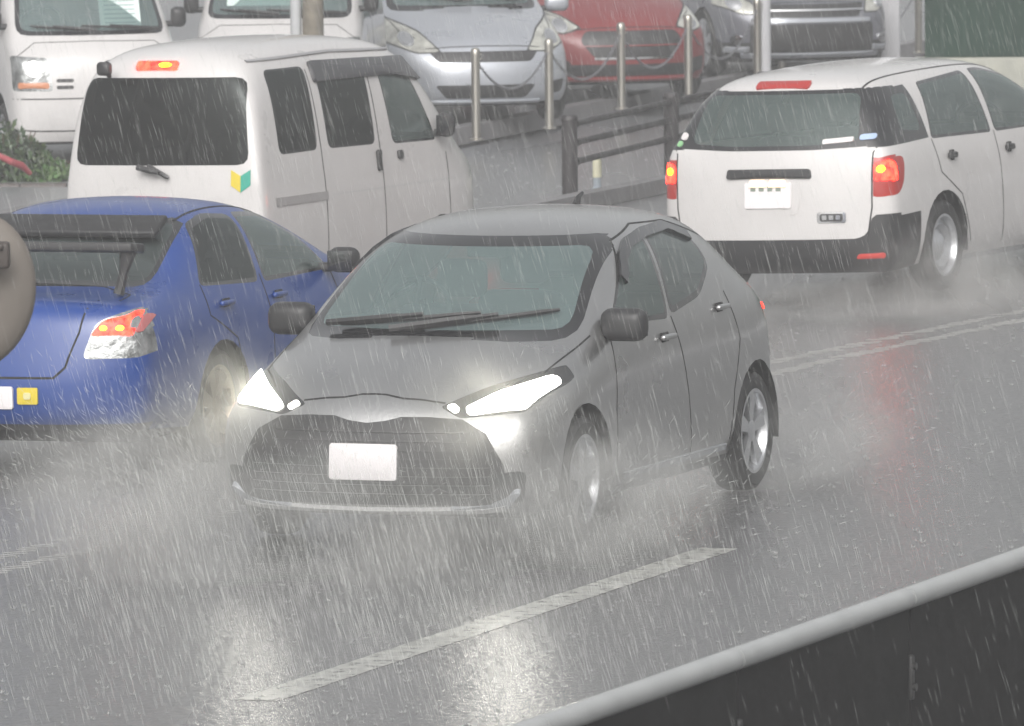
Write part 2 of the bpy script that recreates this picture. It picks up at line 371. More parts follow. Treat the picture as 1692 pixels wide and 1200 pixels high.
class Car:
    def __init__(s, name, bm, L):
        s.bm, s.L = bm, L; s.lay = bm.faces.layers.int.new('tid'); s.parts = {0: None}; s.bvh = BVHTree.FromBMesh(bm)
        s.root = empty(name); s.objs = {}
    def tidf(s, key):
        for k, v in s.parts.items():
            if v == key: return k
        k = len(s.parts); s.parts[k] = key; return k
    def cut(s, view, poly, key, mirror=True, lim=None):
        """mirror: for 'S' polygons both sides get it; for F/B/T polygons with y>0 the other side too"""
        if view == 'S':
            for w in ('R', 'L'): cut(s.bm, s.lay, w, poly, s.tidf(key + (w,)), lim)
        else:
            cut(s.bm, s.lay, view, poly, s.tidf(key + ('a',)), lim)
            if mirror: cut(s.bm, s.lay, view, [(p[0], -p[1]) if view == 'T' else (-p[0], p[1]) for p in poly][::-1], s.tidf(key + ('b',)), lim)
    def hit(s, view, p):
        u, v = p
        o, d = {'R': ((u, 3, v), (0, -1, 0)), 'L': ((u, -3, v), (0, 1, 0)), 'F': ((-3, u, v), (1, 0, 0)), 'B': ((s.L + 3, u, v), (-1, 0, 0)), 'T': ((u, v, 5), (0, 0, -1))}[view]
        r = s.bvh.ray_cast(Vector(o), Vector(d))
        if r[0] is None: return None
        n = r[1]; n = n if n.dot(Vector(d)) < 0 else -n
        return r[0], n
    def patch(s, view, poly, name, m, off=.006, parent=None, back=.02):
        cx = sum(p[0] for p in poly) / len(poly); cy = sum(p[1] for p in poly) / len(poly); k = len(poly)
        vs, fs = [], []
        for t in (0.02, .35, .7, 1.0):
            for p in poly:
                q = (cx + (p[0] - cx) * t, cy + (p[1] - cy) * t); h = s.hit(view, q)
                if h is None: h = s.last
                s.last = h; vs.append(h[0] + h[1] * off)
        for q in range(k): vs.append(vs[3 * k + q] - s.last[1] * (off + back))
        for t in range(4):
            for q in range(k): fs.append((t * k + q, t * k + (q + 1) % k, (t + 1) * k + (q + 1) % k, (t + 1) * k + q))
        fs.append(tuple(range(k)))
        mb = MB(); mb.add(vs, fs); return mb.build(name, m, parent or s.root, off=s.L / 2)
    def seam(s, views, pts, w=.009, name='seam', m=None, off=.0015, parent=None, both=True):
        res = None
        for view in ({'S': 'RL'}.get(views, views)):
            q = []
            for a, b in zip(pts, pts[1:]):
                n = max(1, int((Vector(b) - Vector(a)).length / .03))
                q += [tuple(Vector(a).lerp(Vector(b), i / n)) for i in range(n)]
            q.append(pts[-1])
            lists = [q]
            if view in 'FBT' and both:
                if abs(q[0][0 if view != 'T' else 1]) < 1e-6: lists = [([(p[0], -p[1]) if view == 'T' else (-p[0], p[1]) for p in q])[::-1] + q[1:]]
                elif not (len(pts) > 1 and abs(pts[0][0] + pts[-1][0]) < 1e-6): lists.append([(p[0], -p[1]) if view == 'T' else (-p[0], p[1]) for p in q])
            for ql in lists:
                hs_ = [s.hit(view, p) for p in ql]; hs_ = [h for h in hs_ if h]
                if len(hs_) < 2: continue
                vs = []; mb = MB()
                for i, (c, nn) in enumerate(hs_):
                    t = (hs_[min(i + 1, len(hs_) - 1)][0] - hs_[max(i - 1, 0)][0]).normalized(); b_ = t.cross(nn).normalized() * w / 2
                    vs += [c + b_ - nn * .004, c + b_ + nn * off, c - b_ + nn * off, c - b_ - nn * .004]
                mb.add(vs, [(4 * i + j, 4 * i + j + 1, 4 * i + 5 + j, 4 * i + 4 + j) for i in range(len(hs_) - 1) for j in range(3)])
                res = mb.build(name, m or dark, parent or s.root, off=s.L / 2)
        return res
    def finish(s, body_mat, order=()):
        bm = s.bm; by = {}
        for f in bm.faces: by.setdefault(f[s.lay], []).append(f)
        s.keyobj = {}
        for tid, fl in by.items():
            key = s.parts[tid]
            if key and key[0] == 'DELETE': continue
            name, m = (key[0], key[1]) if key else ('body', body_mat)
            idx = {}; vs = []; fs = []
            for f in fl:
                t = []
                for v in f.verts:
                    if v not in idx: idx[v] = len(vs); vs.append((v.co.x - s.L / 2, v.co.y, v.co.z))
                    t.append(idx[v])
                fs.append(t)
            me = bpy.data.meshes.new(name); me.from_pydata(vs, [], fs); me.update()
            for p in me.polygons: p.use_smooth = True
            me.materials.append(m); o = bpy.data.objects.new(name, me); COL.objects.link(o); o.parent = s.root
            s.keyobj[key] = o
        bm.free()
        for key, o in list(s.keyobj.items()):              # a pane hangs under its seal, a lens under its lamp
            if key and len(key) > 3 and key[2]:
                for k2, o2 in s.keyobj.items():
                    if k2 and k2[0] == key[2][0] and k2[2:] != () and k2[-1] == key[-1] and (k2[3] if len(k2) > 4 else None) == key[2][1]: o.parent = o2
        return s.root
def K(name, m, parent=None, uid=None): return (name, m, parent, uid)
def window(c, view, poly, m, uid, r=.04, frit=.028, mirror=True, fr_m=None, lim=None, name='window'):
    c.cut(view, rp(grow(poly, frit), r + .02, 3), K(name, fr_m or blackg, None, uid), mirror, lim)
    c.cut(view, rp(poly, r, 3), K('pane', m, (name, uid), uid + 'p'), mirror, lim)
def wheel(c, x, y, rad, width, m=alloy, spokes=5, rimr=None, name='wheel', cap=None, steer=0, hub=False):
    """tyre > rim; y signed, the outer face looks away from the car"""
    sg = 1 if y > 0 else -1; rimr = rimr or rad * .68; off = c.L / 2; w = width
    cy = y - sg * w / 2
    prof = [(rimr, -w / 2 + .012), (rad - .035, -w / 2), (rad - .008, -w / 2 + .02), (rad, -w / 2 + .05), (rad, w / 2 - .05), (rad - .008, w / 2 - .02), (rad - .035, w / 2), (rimr, w / 2 - .012)]
    mb = MB(); mb.lathe(prof, (x, cy, rad), 'y', 36); t = mb.build('wheel', rubber, c.root, off=off)
    rb = MB()
    face = sg * (w / 2 - .02)
    rb.lathe([(rimr + .004, face + sg * .012), (rimr - .012, face + sg * .012), (rimr - .03, face - sg * .03), (rimr - .035, face - sg * .14)], (x, cy, rad), 'y', 36)
    if hub:   # pressed steel wheel with a plain cover
        rb.lathe([(rimr - .03, face - sg * .03), (rimr * .7, face - sg * .015), (rimr * .5, face - sg * .045), (rimr * .28, face - sg * .01), (.001, face)], (x, cy, rad), 'y', 36)
    else:
        for k in range(spokes):
            a = 2 * math.pi * k / spokes + .3
            for da in (-.13, .13):
                p0 = Vector((math.cos(a) * .04, 0, math.sin(a) * .04)); p1 = Vector((math.cos(a + da) * (rimr - .015), 0, math.sin(a + da) * (rimr - .015)))
                dr = (p1 - p0).normalized(); sd_ = Vector((-dr.z, 0, dr.x))
                q = []
                for p, hw in ((p0, .02), (p1, .022)):
                    for e in (-1, 1):
                        for dy in (0, -.03): q.append(p + sd_ * hw * e + Vector((x, cy + face + sg * (dy - .005 * (p == p0)), rad)))
                rb.add(q, [(0, 1, 3, 2), (4, 6, 7, 5), (0, 4, 5, 1), (2, 3, 7, 6), (0, 2, 6, 4), (1, 5, 7, 3)])
        rb.lathe([(.055, face - sg * .03), (.055, face - sg * .005), (.03, face + sg * .004), (.001, face + sg * .004)], (x, cy, rad), 'y', 20)
    rb.build('rim', m, t, off=off)
    db = MB(); db.lathe([(rimr - .02, face - sg * .09), (.001, face - sg * .09)], (x, cy, rad), 'y', 24); db.build('brake_disc', dark, t, off=off)
def arches(c, xs, zc, r, wy, m=None):
    """cut the wheel openings and close them with dark liners"""
    for x in xs:
        c.cut('S', circ(x, zc, r, 26), ('DELETE', None, None, None))
        for sg in (1, -1):
            mb = MB(); n = 18; vs = []
            for k in range(n + 1):
                a = math.pi * (1.12 * k / n - .06)
                for yy in (wy - .012, wy - .32): vs.append((x + (r + .004) * math.cos(a), sg * yy, zc + (r + .004) * math.sin(a)))
            mb.add(vs, [(2 * k, 2 * k + 2, 2 * k + 3, 2 * k + 1) for k in range(n)])
            k0 = len(mb.v); mb.v += [(x, sg * (wy - .32), zc)]; mb.f += [(k0, 2 * k + 1, 2 * k + 3) for k in range(n)]
            mb.build('wheel_arch', dark, c.root, off=c.L / 2)
def mirror_(c, x, y, z, m, m2=None, sz=(.13, .22, .15), face=1):
    """door mirror housing on a short arm"""
    for sg in (1, -1):
        mb = MB(); mb.rbox((x, sg * (y + sz[1] / 2 + .03), z + sz[2] / 2), sz, .055, seg=4)
        h = mb.build('door_mirror', m, c.root, off=c.L / 2)
        mb = MB(); mb.rbox((x + .01, sg * (y + .0), z + .03), (.07, .14, .05), .02); mb.build('mirror_arm', blackp, h, off=c.L / 2)
        mb = MB(); mb.rbox((x + sz[0] / 2 * face, sg * (y + sz[1] / 2 + .03), z + sz[2] / 2), (.012, sz[1] * .82, sz[2] * .76), .005); mb.build('mirror_glass', blackg, h, off=c.L / 2)
def handle(c, x, z, w=.17, m=None, hgt=.028):
    for v in 'RL':
        h = c.hit(v, (x, z))
        if not h: continue
        mb = MB(); p = h[0]; sg = 1 if v == 'R' else -1
        mb.rbox((x, p.y + sg * .02, z), (w, .03, hgt), .012); o = mb.build('door_handle', m or blackp, c.root, off=c.L / 2)
        mb = MB(); mb.rbox((x - .02, p.y + sg * .002, z - .002), (w * .55, .012, hgt * 1.8), .012); mb.build('handle_recess', dark, o, off=c.L / 2)
def floorpan(c, x0, x1, hw, z):
    mb = MB(); mb.rbox(((x0 + x1) / 2, 0, z + .05), (x1 - x0, hw * 2, .12), .03); mb.build('underbody', dark, c.root, off=c.L / 2)
def seat(c, x, y, z0, top, w=.46, m=None):
    mb = MB(); mb.rbox((x - .05, y, z0 + .1), (.5, w, .2), .07)
    mb.rbox((x + .28, y, z0 + .1 + (top - z0 - .2) / 2), (.16, w, top - z0 - .12), .07, Matrix.Rotation(R(14), 3, 'Y')); s_ = mb.build('seat', m or seatm, c.root, off=c.L / 2)
    mb = MB(); mb.rbox((x + .37, y, top + .06), (.11, .26, .19), .05); mb.build('headrest', m or seatm, s_, off=c.L / 2)
def steering(c, x, y, z):
    mb = MB(); rot = Matrix.Rotation(R(-62), 3, 'Y'); pts = [rot @ Vector((.18 * math.cos(a), .18 * math.sin(a), 0)) + Vector((x, y, z)) for a in [2 * math.pi * k / 24 for k in range(25)]]
    mb.tube(pts, .015, 8, False); mb.tube([pts[0], pts[12]], .014, 6); mb.tube([pts[6], (x, y, z)], .014, 6); mb.rbox((x, y, z), (.05, .12, .08), .02)
    mb.build('steering_wheel', seatm, c.root, off=c.L / 2)
def dash(c, x, hw, z, d=.45):
    mb = MB(); mb.rbox((x, 0, z - .14), (d, hw * 2, .28), .08); mb.build('dashboard', seatm, c.root, off=c.L / 2)
def wiper(c, view, a, b, m=blackp, parent=None, th=.010, lift=.02):
    mb = MB()
    def line(p, q, h_, n=10):
        out = []
        for i in range(n + 1):
            h = c.hit(view, (lerp(p[0], q[0], i / n), lerp(p[1], q[1], i / n)))
            if h: out.append(h[0] + h[1] * h_)
        return out
    P = line(a, b, lift); mb.tube(P, [th * .7] + [th * 1.1] * (len(P) - 2) + [th * .7], 6)
    m_ = (lerp(a[0], b[0], .62), lerp(a[1], b[1], .62)); d = .16 * (1 if b[0] > a[0] else -1)
    Q = line((a[0] - d * .4, a[1] - .012), m_, lift + .02); mb.tube(Q, [th * 1.5] * (len(Q) - 3) + [th] * 3, 6)
    return mb.build('wiper', m, parent or c.root, off=c.L / 2)
def place(c, nose, th, away=False, roll=0.0, pitch=0.0, ref=0.0):
    """nose: world point of local x=ref on the centre line; th: bearing of the car's long axis from the view axis"""
    rear = Vector((math.sin(th), math.cos(th), 0)) * (-1 if away else 1)
    p = Vector(nose) + rear * (c.L / 2 - ref); rz = math.atan2(rear.y, rear.x)
    c.root.location = p; c.root.rotation_euler = (roll, pitch, rz)
    return c.root

HATCH = [(.30, .80, .20, .70, .735, .24, .48, .735, .13, .75), (.55, .84, .18, .80, .76, .5, .5, .855, .42, .87), (.85, .845, .18, .88, .77, .82, .54, .945, .75, .965),
         (1.10, .845, .18, .925, .78, 1.12, .68, .99, .97, 1.02), (1.45, .845, .18, .945, .79, 1.44, .655, 1.22, 1.29, 1.26), (1.80, .845, .18, .96, .79, 1.84, .605, 1.40, 1.64, 1.45),
         (2.3, .845, .18, .97, .79, 2.3, .575, 1.45, 2.2, 1.505), (2.8, .845, .18, .99, .79, 2.85, .56, 1.435, 2.85, 1.49), (3.2, .85, .2, 1.01, .785, 3.28, .54, 1.37, 3.42, 1.43),
         (3.5, .845, .25, 1.03, .765, 3.56, .52, 1.20, 3.64, 1.22), (3.70, .81, .28, 1.0, .72, 3.76, .48, 1.02, 3.82, 1.02)]
HF = [.12, .02, 0.0, .03, 0]; HB = [3.86, 3.94, 3.95, 3.92, 0]

# ------------------------------------------------------------------ the grey hatchback
def grey_hatch():
    L = 3.95; nose = [(.23, .838, .20, .70, .755, .21, .50, .735, .12, .75)]; c = Car('hatchback', shell(nose + HATCH[1:], HF, HB, L, 1.695, 1.495), L)
    # black lower grille, widening downward with a dip under the emblem
    gp = [(.60, .235), (.68, .31), (.66, .44), (.58, .58), (.46, .645), (.30, .655), (.17, .655), (.09, .635), (0, .625)]; gp = [(-a, b) for a, b in gp[:-1]] + gp[::-1]
    c.cut('F', gp, K('grille', blackp, None, 'g'), False)
    c.cut('F', rp([(.34, .70), (.45, .648), (.74, .675), (.80, .79), (.76, .86), (.52, .785)], .02, 2), K('headlight', blackg, None, 'h'), lim=lambda p: p.x < .75)
    c.cut('F', rp([(.60, .25), (.74, .25), (.76, .40), (.66, .40)], .03, 2), K('fog_lamp_recess', blackp, None, 'f'), lim=lambda p: p.x < .6)
    window(c, 'F', [(-.65, 1.0), (.65, 1.0), (.56, 1.36), (-.56, 1.36)], gl_screen, 'ws', .07, .045, False, lim=lambda p: .8 < p.x < 2.1, name='windscreen')
    window(c, 'S', [(1.38, 1.01), (1.82, 1.28), (2.24, 1.365), (2.12, 1.0)], gl_clear, 'fd', .03, .03)
    window(c, 'S', [(2.22, 1.02), (2.34, 1.37), (2.66, 1.375), (2.94, 1.31), (2.98, 1.20), (2.66, 1.07)], gl_mid, 'rd', .05, .03)
    window(c, 'B', [(-.52, 1.07), (.52, 1.07), (.44, 1.33), (-.44, 1.33)], gl_dark, 'rw', .06, .03, False, name='rear_window')
    c.cut('S', rp([(3.55, .92), (3.72, .98), (3.95, .97), (3.95, .84), (3.62, .84)], .03, 2), K('tail_light', tail_red, None, 't'))
    c.cut('S', [(.30, .17), (3.8, .17), (3.8, .225), (.30, .225)], K('side_skirt', blackp, None, 'sk'))
    arches(c, (.80, 3.35), .31, .36, .845)
    c.patch('F', rp([(-.17, .36), (.17, .36), (.17, .525), (-.17, .525)], .01, 1), 'number_plate', plate_w, .018)
    for sg in (1, -1):
        hl = c.patch('F', rp([(sg * .46, .69), (sg * .49, .665), (sg * .73, .69), (sg * .775, .79), (sg * .74, .815), (sg * .58, .755)], .015, 2), 'headlamp_lens', head_on, .014)
        c.patch('F', rp([(sg * .37, .698), (sg * .42, .67), (sg * .44, .685), (sg * .40, .712)], .008, 1), 'running_light', drl_on, .008)
        c.patch('F', rp([(sg * .40, .215), (sg * .66, .225), (sg * .73, .30), (sg * .70, .30), (sg * .64, .24), (sg * .40, .23)], .008, 1), 'lip_blade', silver, .02)
    c.seam('F', [(-.66, .235), (-.56, .222), (0, .212), (.56, .222), (.66, .235)], .028, 'lip_bar', mat('lip_highlight', (.5, .5, .5), .25), .022)  # pale colour paints in the bright reflection along the lower lip
    for k in range(8): c.seam('F', [(-.60 + .018 * k * (k > 3), .29 + k * .042), (.60 - .018 * k * (k > 3), .29 + k * .042)], .007, 'grille_slat', mat('slat_grey', (.035, .035, .036), .35), .006)
    # hood shut line, fascia dip
    c.seam('F', [(0, .752), (.06, .750), (.15, .735), (.24, .730), (.36, .715)], .011, 'hood_seam')
    c.seam('T', [(.30, .56), (.55, .70), (.95, .735), (1.12, .745)], .009, 'fender_seam')
    c.seam('S', [(1.30, .96), (1.22, .60), (1.24, .25)], .009, 'door_seam'); c.seam('S', [(2.18, .98), (2.28, .60), (2.36, .25)], .009, 'door_seam')
    c.seam('S', [(3.04, 1.04), (3.10, .80), (2.98, .55), (2.95, .30)], .009, 'door_seam'); c.seam('S', [(1.60, 1.16), (1.9, 1.37), (2.3, 1.425), (2.8, 1.41), (3.2, 1.31)], .012, 'roof_seam')
    c.seam('S', [(1.35, .27), (2.9, .27)], .03, 'sill_trim', silver, .012)
    # door visors over the side windows
    c.seam('S', [(1.70, 1.19), (1.84, 1.29), (2.0, 1.345), (2.28, 1.375), (2.66, 1.385), (2.92, 1.32)], .06, 'window_visor', blackg, .02)
    for v in 'RL': c.patch(v, rp([(3.66, .90), (3.66, .93), (3.80, .94), (3.80, .90)], .01, 1), 'tail_lamp_glow', brake_on, .010, None, -.004)
    handle(c, 2.03, .89, .19, grey); handle(c, 2.91, .97, .17, grey)
    mirror_(c, 1.28, .72, .93, blackp, sz=(.14, .23, .16))
    wiper(c, 'F', (.48, .995), (-.22, 1.06), th=.012); wiper(c, 'F', (.10, .985), (-.57, 1.07), th=.012)
    for x in (.80, 3.35):
        for y in (.835, -.835): wheel(c, x, y, .305, .185, alloy, 5, .212)
    floorpan(c, .3, 3.7, .70, .17)
    mb = MB()
    for k in range(7): mb.rbox((.075 + k * .002, 0, .27 + k * .04), (.03, 1.0 - .03 * k, .010), .004)
    dash(c, 1.35, .66, .98, .6); steering(c, 1.65, .36, 1.02)
    for y in (.36, -.36): seat(c, 1.95, y, .42, 1.08)
    for y in (.36, -.36): seat(c, 2.85, y, .45, 1.08)
    mb = MB(); mb.rbox((1.72, 0, 1.32), (.03, .22, .06), .02); mb.build('rear_view_mirror', blackp, c.root, off=L / 2)
    mb = MB(); mb.tube([(3.0, 0, 1.46), (3.04, 0, 1.50), (3.10, 0, 1.52)], [.022, .014, .008], 8); mb.build('antenna', blackp, c.root, off=L / 2)
    c.finish(grey)
    for sg in (1, -1):                                     # the lit headlamps throw their light ahead
        ld = bpy.data.lights.new('headlight_beam', 'SPOT'); ld.energy = 70; ld.spot_size = R(60); ld.spot_blend = 1.0; ld.shadow_soft_size = .09; ld.color = (1, .97, .86)
        lo = bpy.data.objects.new('headlight_beam', ld); COL.objects.link(lo); lo.parent = c.root; lo.location = (.24 - L / 2, sg * .63, .735)
        lo.rotation_euler = Vector((-1, 0, .02)).to_track_quat('-Z', 'Y').to_euler()
    return c
TY = R(20.3)
hb = grey_hatch()
nz_ = at(600, 775, .41); nz_.z = 0
place(hb, nz_, TY)
tag(hb.root, 'dark grey hatchback with both headlights blazing driving through the spray', 'car', 'cars on the road')

# ------------------------------------------------------------------ estate cars
WAGON = [(.30, .80, .2, .72, .74, .25, .5, .76, .15, .78), (.7, .845, .18, .85, .78, .65, .52, .92, .55, .94), (1.15, .848, .18, .93, .79, 1.15, .68, 1.0, 1.0, 1.04),
         (1.5, .848, .18, .95, .80, 1.6, .65, 1.24, 1.45, 1.28), (1.9, .848, .18, .96, .80, 2.05, .61, 1.43, 1.95, 1.475), (2.5, .848, .18, .97, .80, 2.5, .60, 1.46, 2.5, 1.51),
         (3.1, .848, .2, .98, .80, 3.1, .595, 1.455, 3.1, 1.505), (3.6, .848, .22, .99, .80, 3.65, .59, 1.435, 3.7, 1.485), (3.98, .845, .19, 1.0, .80, 4.02, .585, 1.40, 4.13, 1.45),
         (4.15, .838, .18, 1.0, .785, 4.18, .60, 1.20, 4.26, 1.22), (4.26, .82, .18, .99, .77, 4.29, .56, 1.0, 4.36, .99)]
def white_wagon():
    L = 4.395; c = Car('estate_car', shell(WAGON, [.12, .02, 0, .03, 0], [4.34, 4.41, 4.41, 4.39, 0], L, 1.695, 1.495), L)
    c.cut('S', [(3.86, .15), (4.5, .15), (4.5, .52), (4.28, .535), (3.86, .55)], K('rear_bumper', blackp, None, 'rb'), lim=lambda p: abs(p.y) > .70)
    c.cut('B', rp([(-.9, .12), (.9, .12), (.9, .56), (.70, .55), (.66, .43), (.60, .40), (-.60, .40), (-.66, .43), (-.70, .55), (-.9, .56)], .02, 1), K('rear_bumper', blackp, None, 'rc'), False)
    # black band that carries the rear and the quarter glass
    c.cut('S', [(3.58, 1.01), (3.58, 1.36), (3.9, 1.36), (4.12, 1.36), (4.5, .985), (4.2, .985)], K('window_surround', blackg, None, 'ws'), lim=lambda p: p.z < 1.36)
    c.cut('B', rp([(-.84, 1.0), (-.3, .975), (.3, .975), (.84, 1.0), (.64, 1.355), (-.64, 1.355)], .03, 2), K('window_surround', blackg, None, 'wt'), False)
    c.cut('B', rp([(-.60, 1.025), (-.3, 1.005), (.3, 1.005), (.60, 1.025), (.54, 1.33), (-.54, 1.33)], .06, 3), K('rear_window', gl_clear, None, 'rw'), False)
    c.cut('S', rp([(3.66, 1.06), (3.64, 1.31), (3.86, 1.30), (3.96, 1.08)], .05, 2), K('window', gl_clear, None, 'qw'))
    window(c, 'S', [(2.60, 1.01), (2.62, 1.385), (3.38, 1.345), (3.52, 1.02)], gl_clear, 'rd', .02, .02)
    window(c, 'S', [(1.38, 1.0), (1.95, 1.33), (2.30, 1.39), (2.48, 1.39), (2.50, 1.01)], gl_clear, 'fd', .03, .02)
    window(c, 'F', [(-.63, 1.05), (.63, 1.05), (.54, 1.38), (-.54, 1.38)], gl_screen, 'wf', .07, .04, False, lim=lambda p: .9 < p.x < 2.2, name='windscreen')
    tl = rp([(.705, .665), (.705, .90), (.80, .935), (.86, .93), (.86, .70), (.78, .665)], .02, 2)
    c.cut('B', tl, K('tail_light', tail_red, None, 'tb'), lim=lambda p: p.x > 4.0)
    c.cut('S', rp([(4.03, .92), (4.5, .92), (4.5, .67), (4.17, .67), (4.08, .75)], .05, 2), K('tail_light', tail_red, None, 'ts'), lim=lambda p: abs(p.y) > .70)
    c.cut('F', rp([(.42, .62), (.85, .64), (.86, .82), (.55, .76)], .03, 2), K('headlight', reflm, None, 'hl'), lim=lambda p: p.x < .9)
    c.cut('F', rp([(-.4, .55), (.4, .55), (.45, .68), (-.45, .68)], .03, 2), K('grille', blackp, None, 'gr'), False)
    arches(c, (.86, 3.46), .31, .35, .845)
    for sg in (1, -1):
        c.patch('B', rp([(sg * .715, .77), (sg * .715, .885), (sg * .80, .905), (sg * .81, .77)], .02, 2), 'brake_lamp', brake_on, .008)
        c.patch('B', circ(sg * .75, .845, .024, 12), 'lamp_bulb', brake_hot, .014)
        c.patch('R' if sg > 0 else 'L', rp([(4.16, .77), (4.16, .88), (4.22, .90), (4.22, .76)], .02, 2), 'brake_lamp', brake_on, .006)
        c.patch('B', rp([(sg * .58, .27), (sg * .76, .27), (sg * .76, .305), (sg * .60, .30)], .01, 1), 'rear_reflector', mat('reflector_red', (.5, .04, .03), .3), .008)
    c.patch('B', rp([(-.19, 1.362), (.19, 1.362), (.19, 1.405), (-.19, 1.405)], .01, 1), 'high_brake_light', tail_red, .012)
    c.patch('B', rp([(-.30, .795), (.30, .795), (.29, .855), (-.29, .855)], .01, 1), 'tailgate_handle', blackp, .02)
    c.patch('B', rp([(-.21, .56), (.21, .56), (.24, .78), (-.24, .78)], .04, 2), 'plate_recess', white, .004)
    pl = c.patch('B', rp([(-.165, .605), (.165, .605), (.165, .77), (-.165, .77)], .008, 1), 'number_plate', plate_w, .014)
    for k in range(4): c.patch('B', [(-.12 + k * .06, .715), (-.085 + k * .06, .715), (-.085 + k * .06, .75), (-.12 + k * .06, .75)], 'plate_mark', mat('plate_ink', (.2, .24, .2), .6), .016, pl)
    for k in (-.07, .07): c.patch('B', rp([(k - .065, .74), (k + .065, .74), (k + .05, .79), (k - .05, .79)], .006, 1), 'plate_light', plate_lamp, .024)
    c.patch('B', rp([(.34, .505), (.53, .505), (.53, .575), (.34, .575)], .01, 1), 'badge', chrome, .006)
    c.patch('B', rp([(.36, .515), (.51, .515), (.51, .565), (.36, .565)], .01, 1), 'badge_field', blackp, .009)
    for k in range(3): c.patch('B', [(.375 + k * .045, .525), (.405 + k * .045, .525), (.405 + k * .045, .555), (.375 + k * .045, .555)], 'badge_letter', chrome, .012)
    c.patch('B', rp([(.36, 1.01), (.56, 1.025), (.56, 1.055), (.36, 1.04)], .004, 1), 'glass_sticker', mat('sticker_white', (.7, .66, .66), .5), .006)
    c.patch('B', rp([(.60, 1.03), (.70, 1.035), (.70, 1.07), (.60, 1.065)], .02, 3), 'oval_sticker', mat('sticker_blue', (.35, .45, .65), .5), .008)
    c.patch('B', rp([(-.70, 1.05), (-.65, 1.045), (-.64, 1.09), (-.69, 1.095)], .02, 3), 'round_sticker', mat('sticker_white', (.7, .66, .66), .5), .008)
    c.patch('B', rp([(-.72, 1.005), (-.68, 1.005), (-.67, 1.04), (-.71, 1.04)], .02, 3), 'green_sticker', mat('sticker_green', (.25, .5, .25), .5), .008)
    c.seam('B', [(.66, .38), (.695, .60), (.70, .95), (.72, .99)], .010, 'tailgate_seam'); c.seam('T', [(1.9, .53), (3.0, .53), (4.0, .52)], .014, 'roof_seam')
    c.seam('S', [(2.54, 1.0), (2.54, .27)], .009, 'door_seam'); c.seam('S', [(3.55, 1.0), (3.50, .78), (3.20, .62), (3.05, .30)], .009, 'door_seam'); c.seam('S', [(1.32, 1.0), (1.26, .6), (1.28, .27)], .009, 'door_seam')
    c.seam('S', [(1.3, .20), (3.1, .20)], .04, 'sill_trim', chrome, .006)
    handle(c, 3.32, .88, .12, blackp, .04); handle(c, 2.38, .88, .12, blackp, .04); mirror_(c, 1.45, .82, .95, blackp, face=1)
    for x in (.86, 3.46):
        for y in (.835, -.835): wheel(c, x, y, .30, .17, alloy, 5, .20, hub=True)
    floorpan(c, .3, 4.1, .74, .2); dash(c, 1.4, .66, .98, .6); steering(c, 1.75, .36, 1.0)
    for y in (.36, -.36): seat(c, 2.1, y, .42, 1.10)
    for y in (.36, -.36): seat(c, 2.95, y, .45, 1.08)
    mb = MB(); mb.rbox((4.16, -.45, .24), (.18, .12, .08), .02); mb.rbox((4.2, -.5, .22), (.4, .06, .06), .02); mb.build('exhaust', mat('rusty_metal', (.35, .27, .18), .5), c.root, off=L / 2)
    return c.finish(white) and c
ad = white_wagon()
TA = R(27)
rw = atg(1549, 492)                                       # contact of the rear wheel on the camera's side
rear = -Vector((math.sin(TA), math.cos(TA), 0)); rightv = Vector((-rear.y, rear.x, 0))   # local +y
p = rw - rightv * .76
place(ad, p + Vector((0, 0, .0)), TA, True, roll=R(1.8), ref=3.46); ad.root.location.z = gz(uv(ad.root.location)[1]) + .03
tag(ad.root, 'white estate car with black rear bumper and glowing tail lights', 'car', 'cars on the road')

SPORT = [(.30, .80, .20, .70, .72, .25, .5, .74, .15, .76), (.7, .845, .18, .82, .77, .65, .52, .88, .55, .90), (1.1, .848, .18, .88, .78, 1.15, .66, .94, 1.02, .97),
         (1.5, .848, .18, .91, .78, 1.6, .63, 1.16, 1.5, 1.20), (1.9, .848, .18, .92, .78, 2.05, .57, 1.35, 1.95, 1.39), (2.5, .848, .18, .94, .78, 2.5, .56, 1.40, 2.5, 1.45),
         (2.9, .848, .2, .955, .785, 2.85, .56, 1.385, 2.88, 1.44), (3.25, .848, .22, .965, .78, 3.12, .56, 1.33, 3.18, 1.385), (3.6, .846, .24, .97, .765, 3.46, .58, 1.15, 3.48, 1.18),
         (3.85, .84, .26, .965, .75, 3.78, .60, .985, 3.72, 1.005), (4.1, .825, .27, .955, .73, 4.08, .52, .98, 4.10, 1.0), (4.22, .80, .28, .94, .70, 4.28, .48, .965, 4.33, .985)]
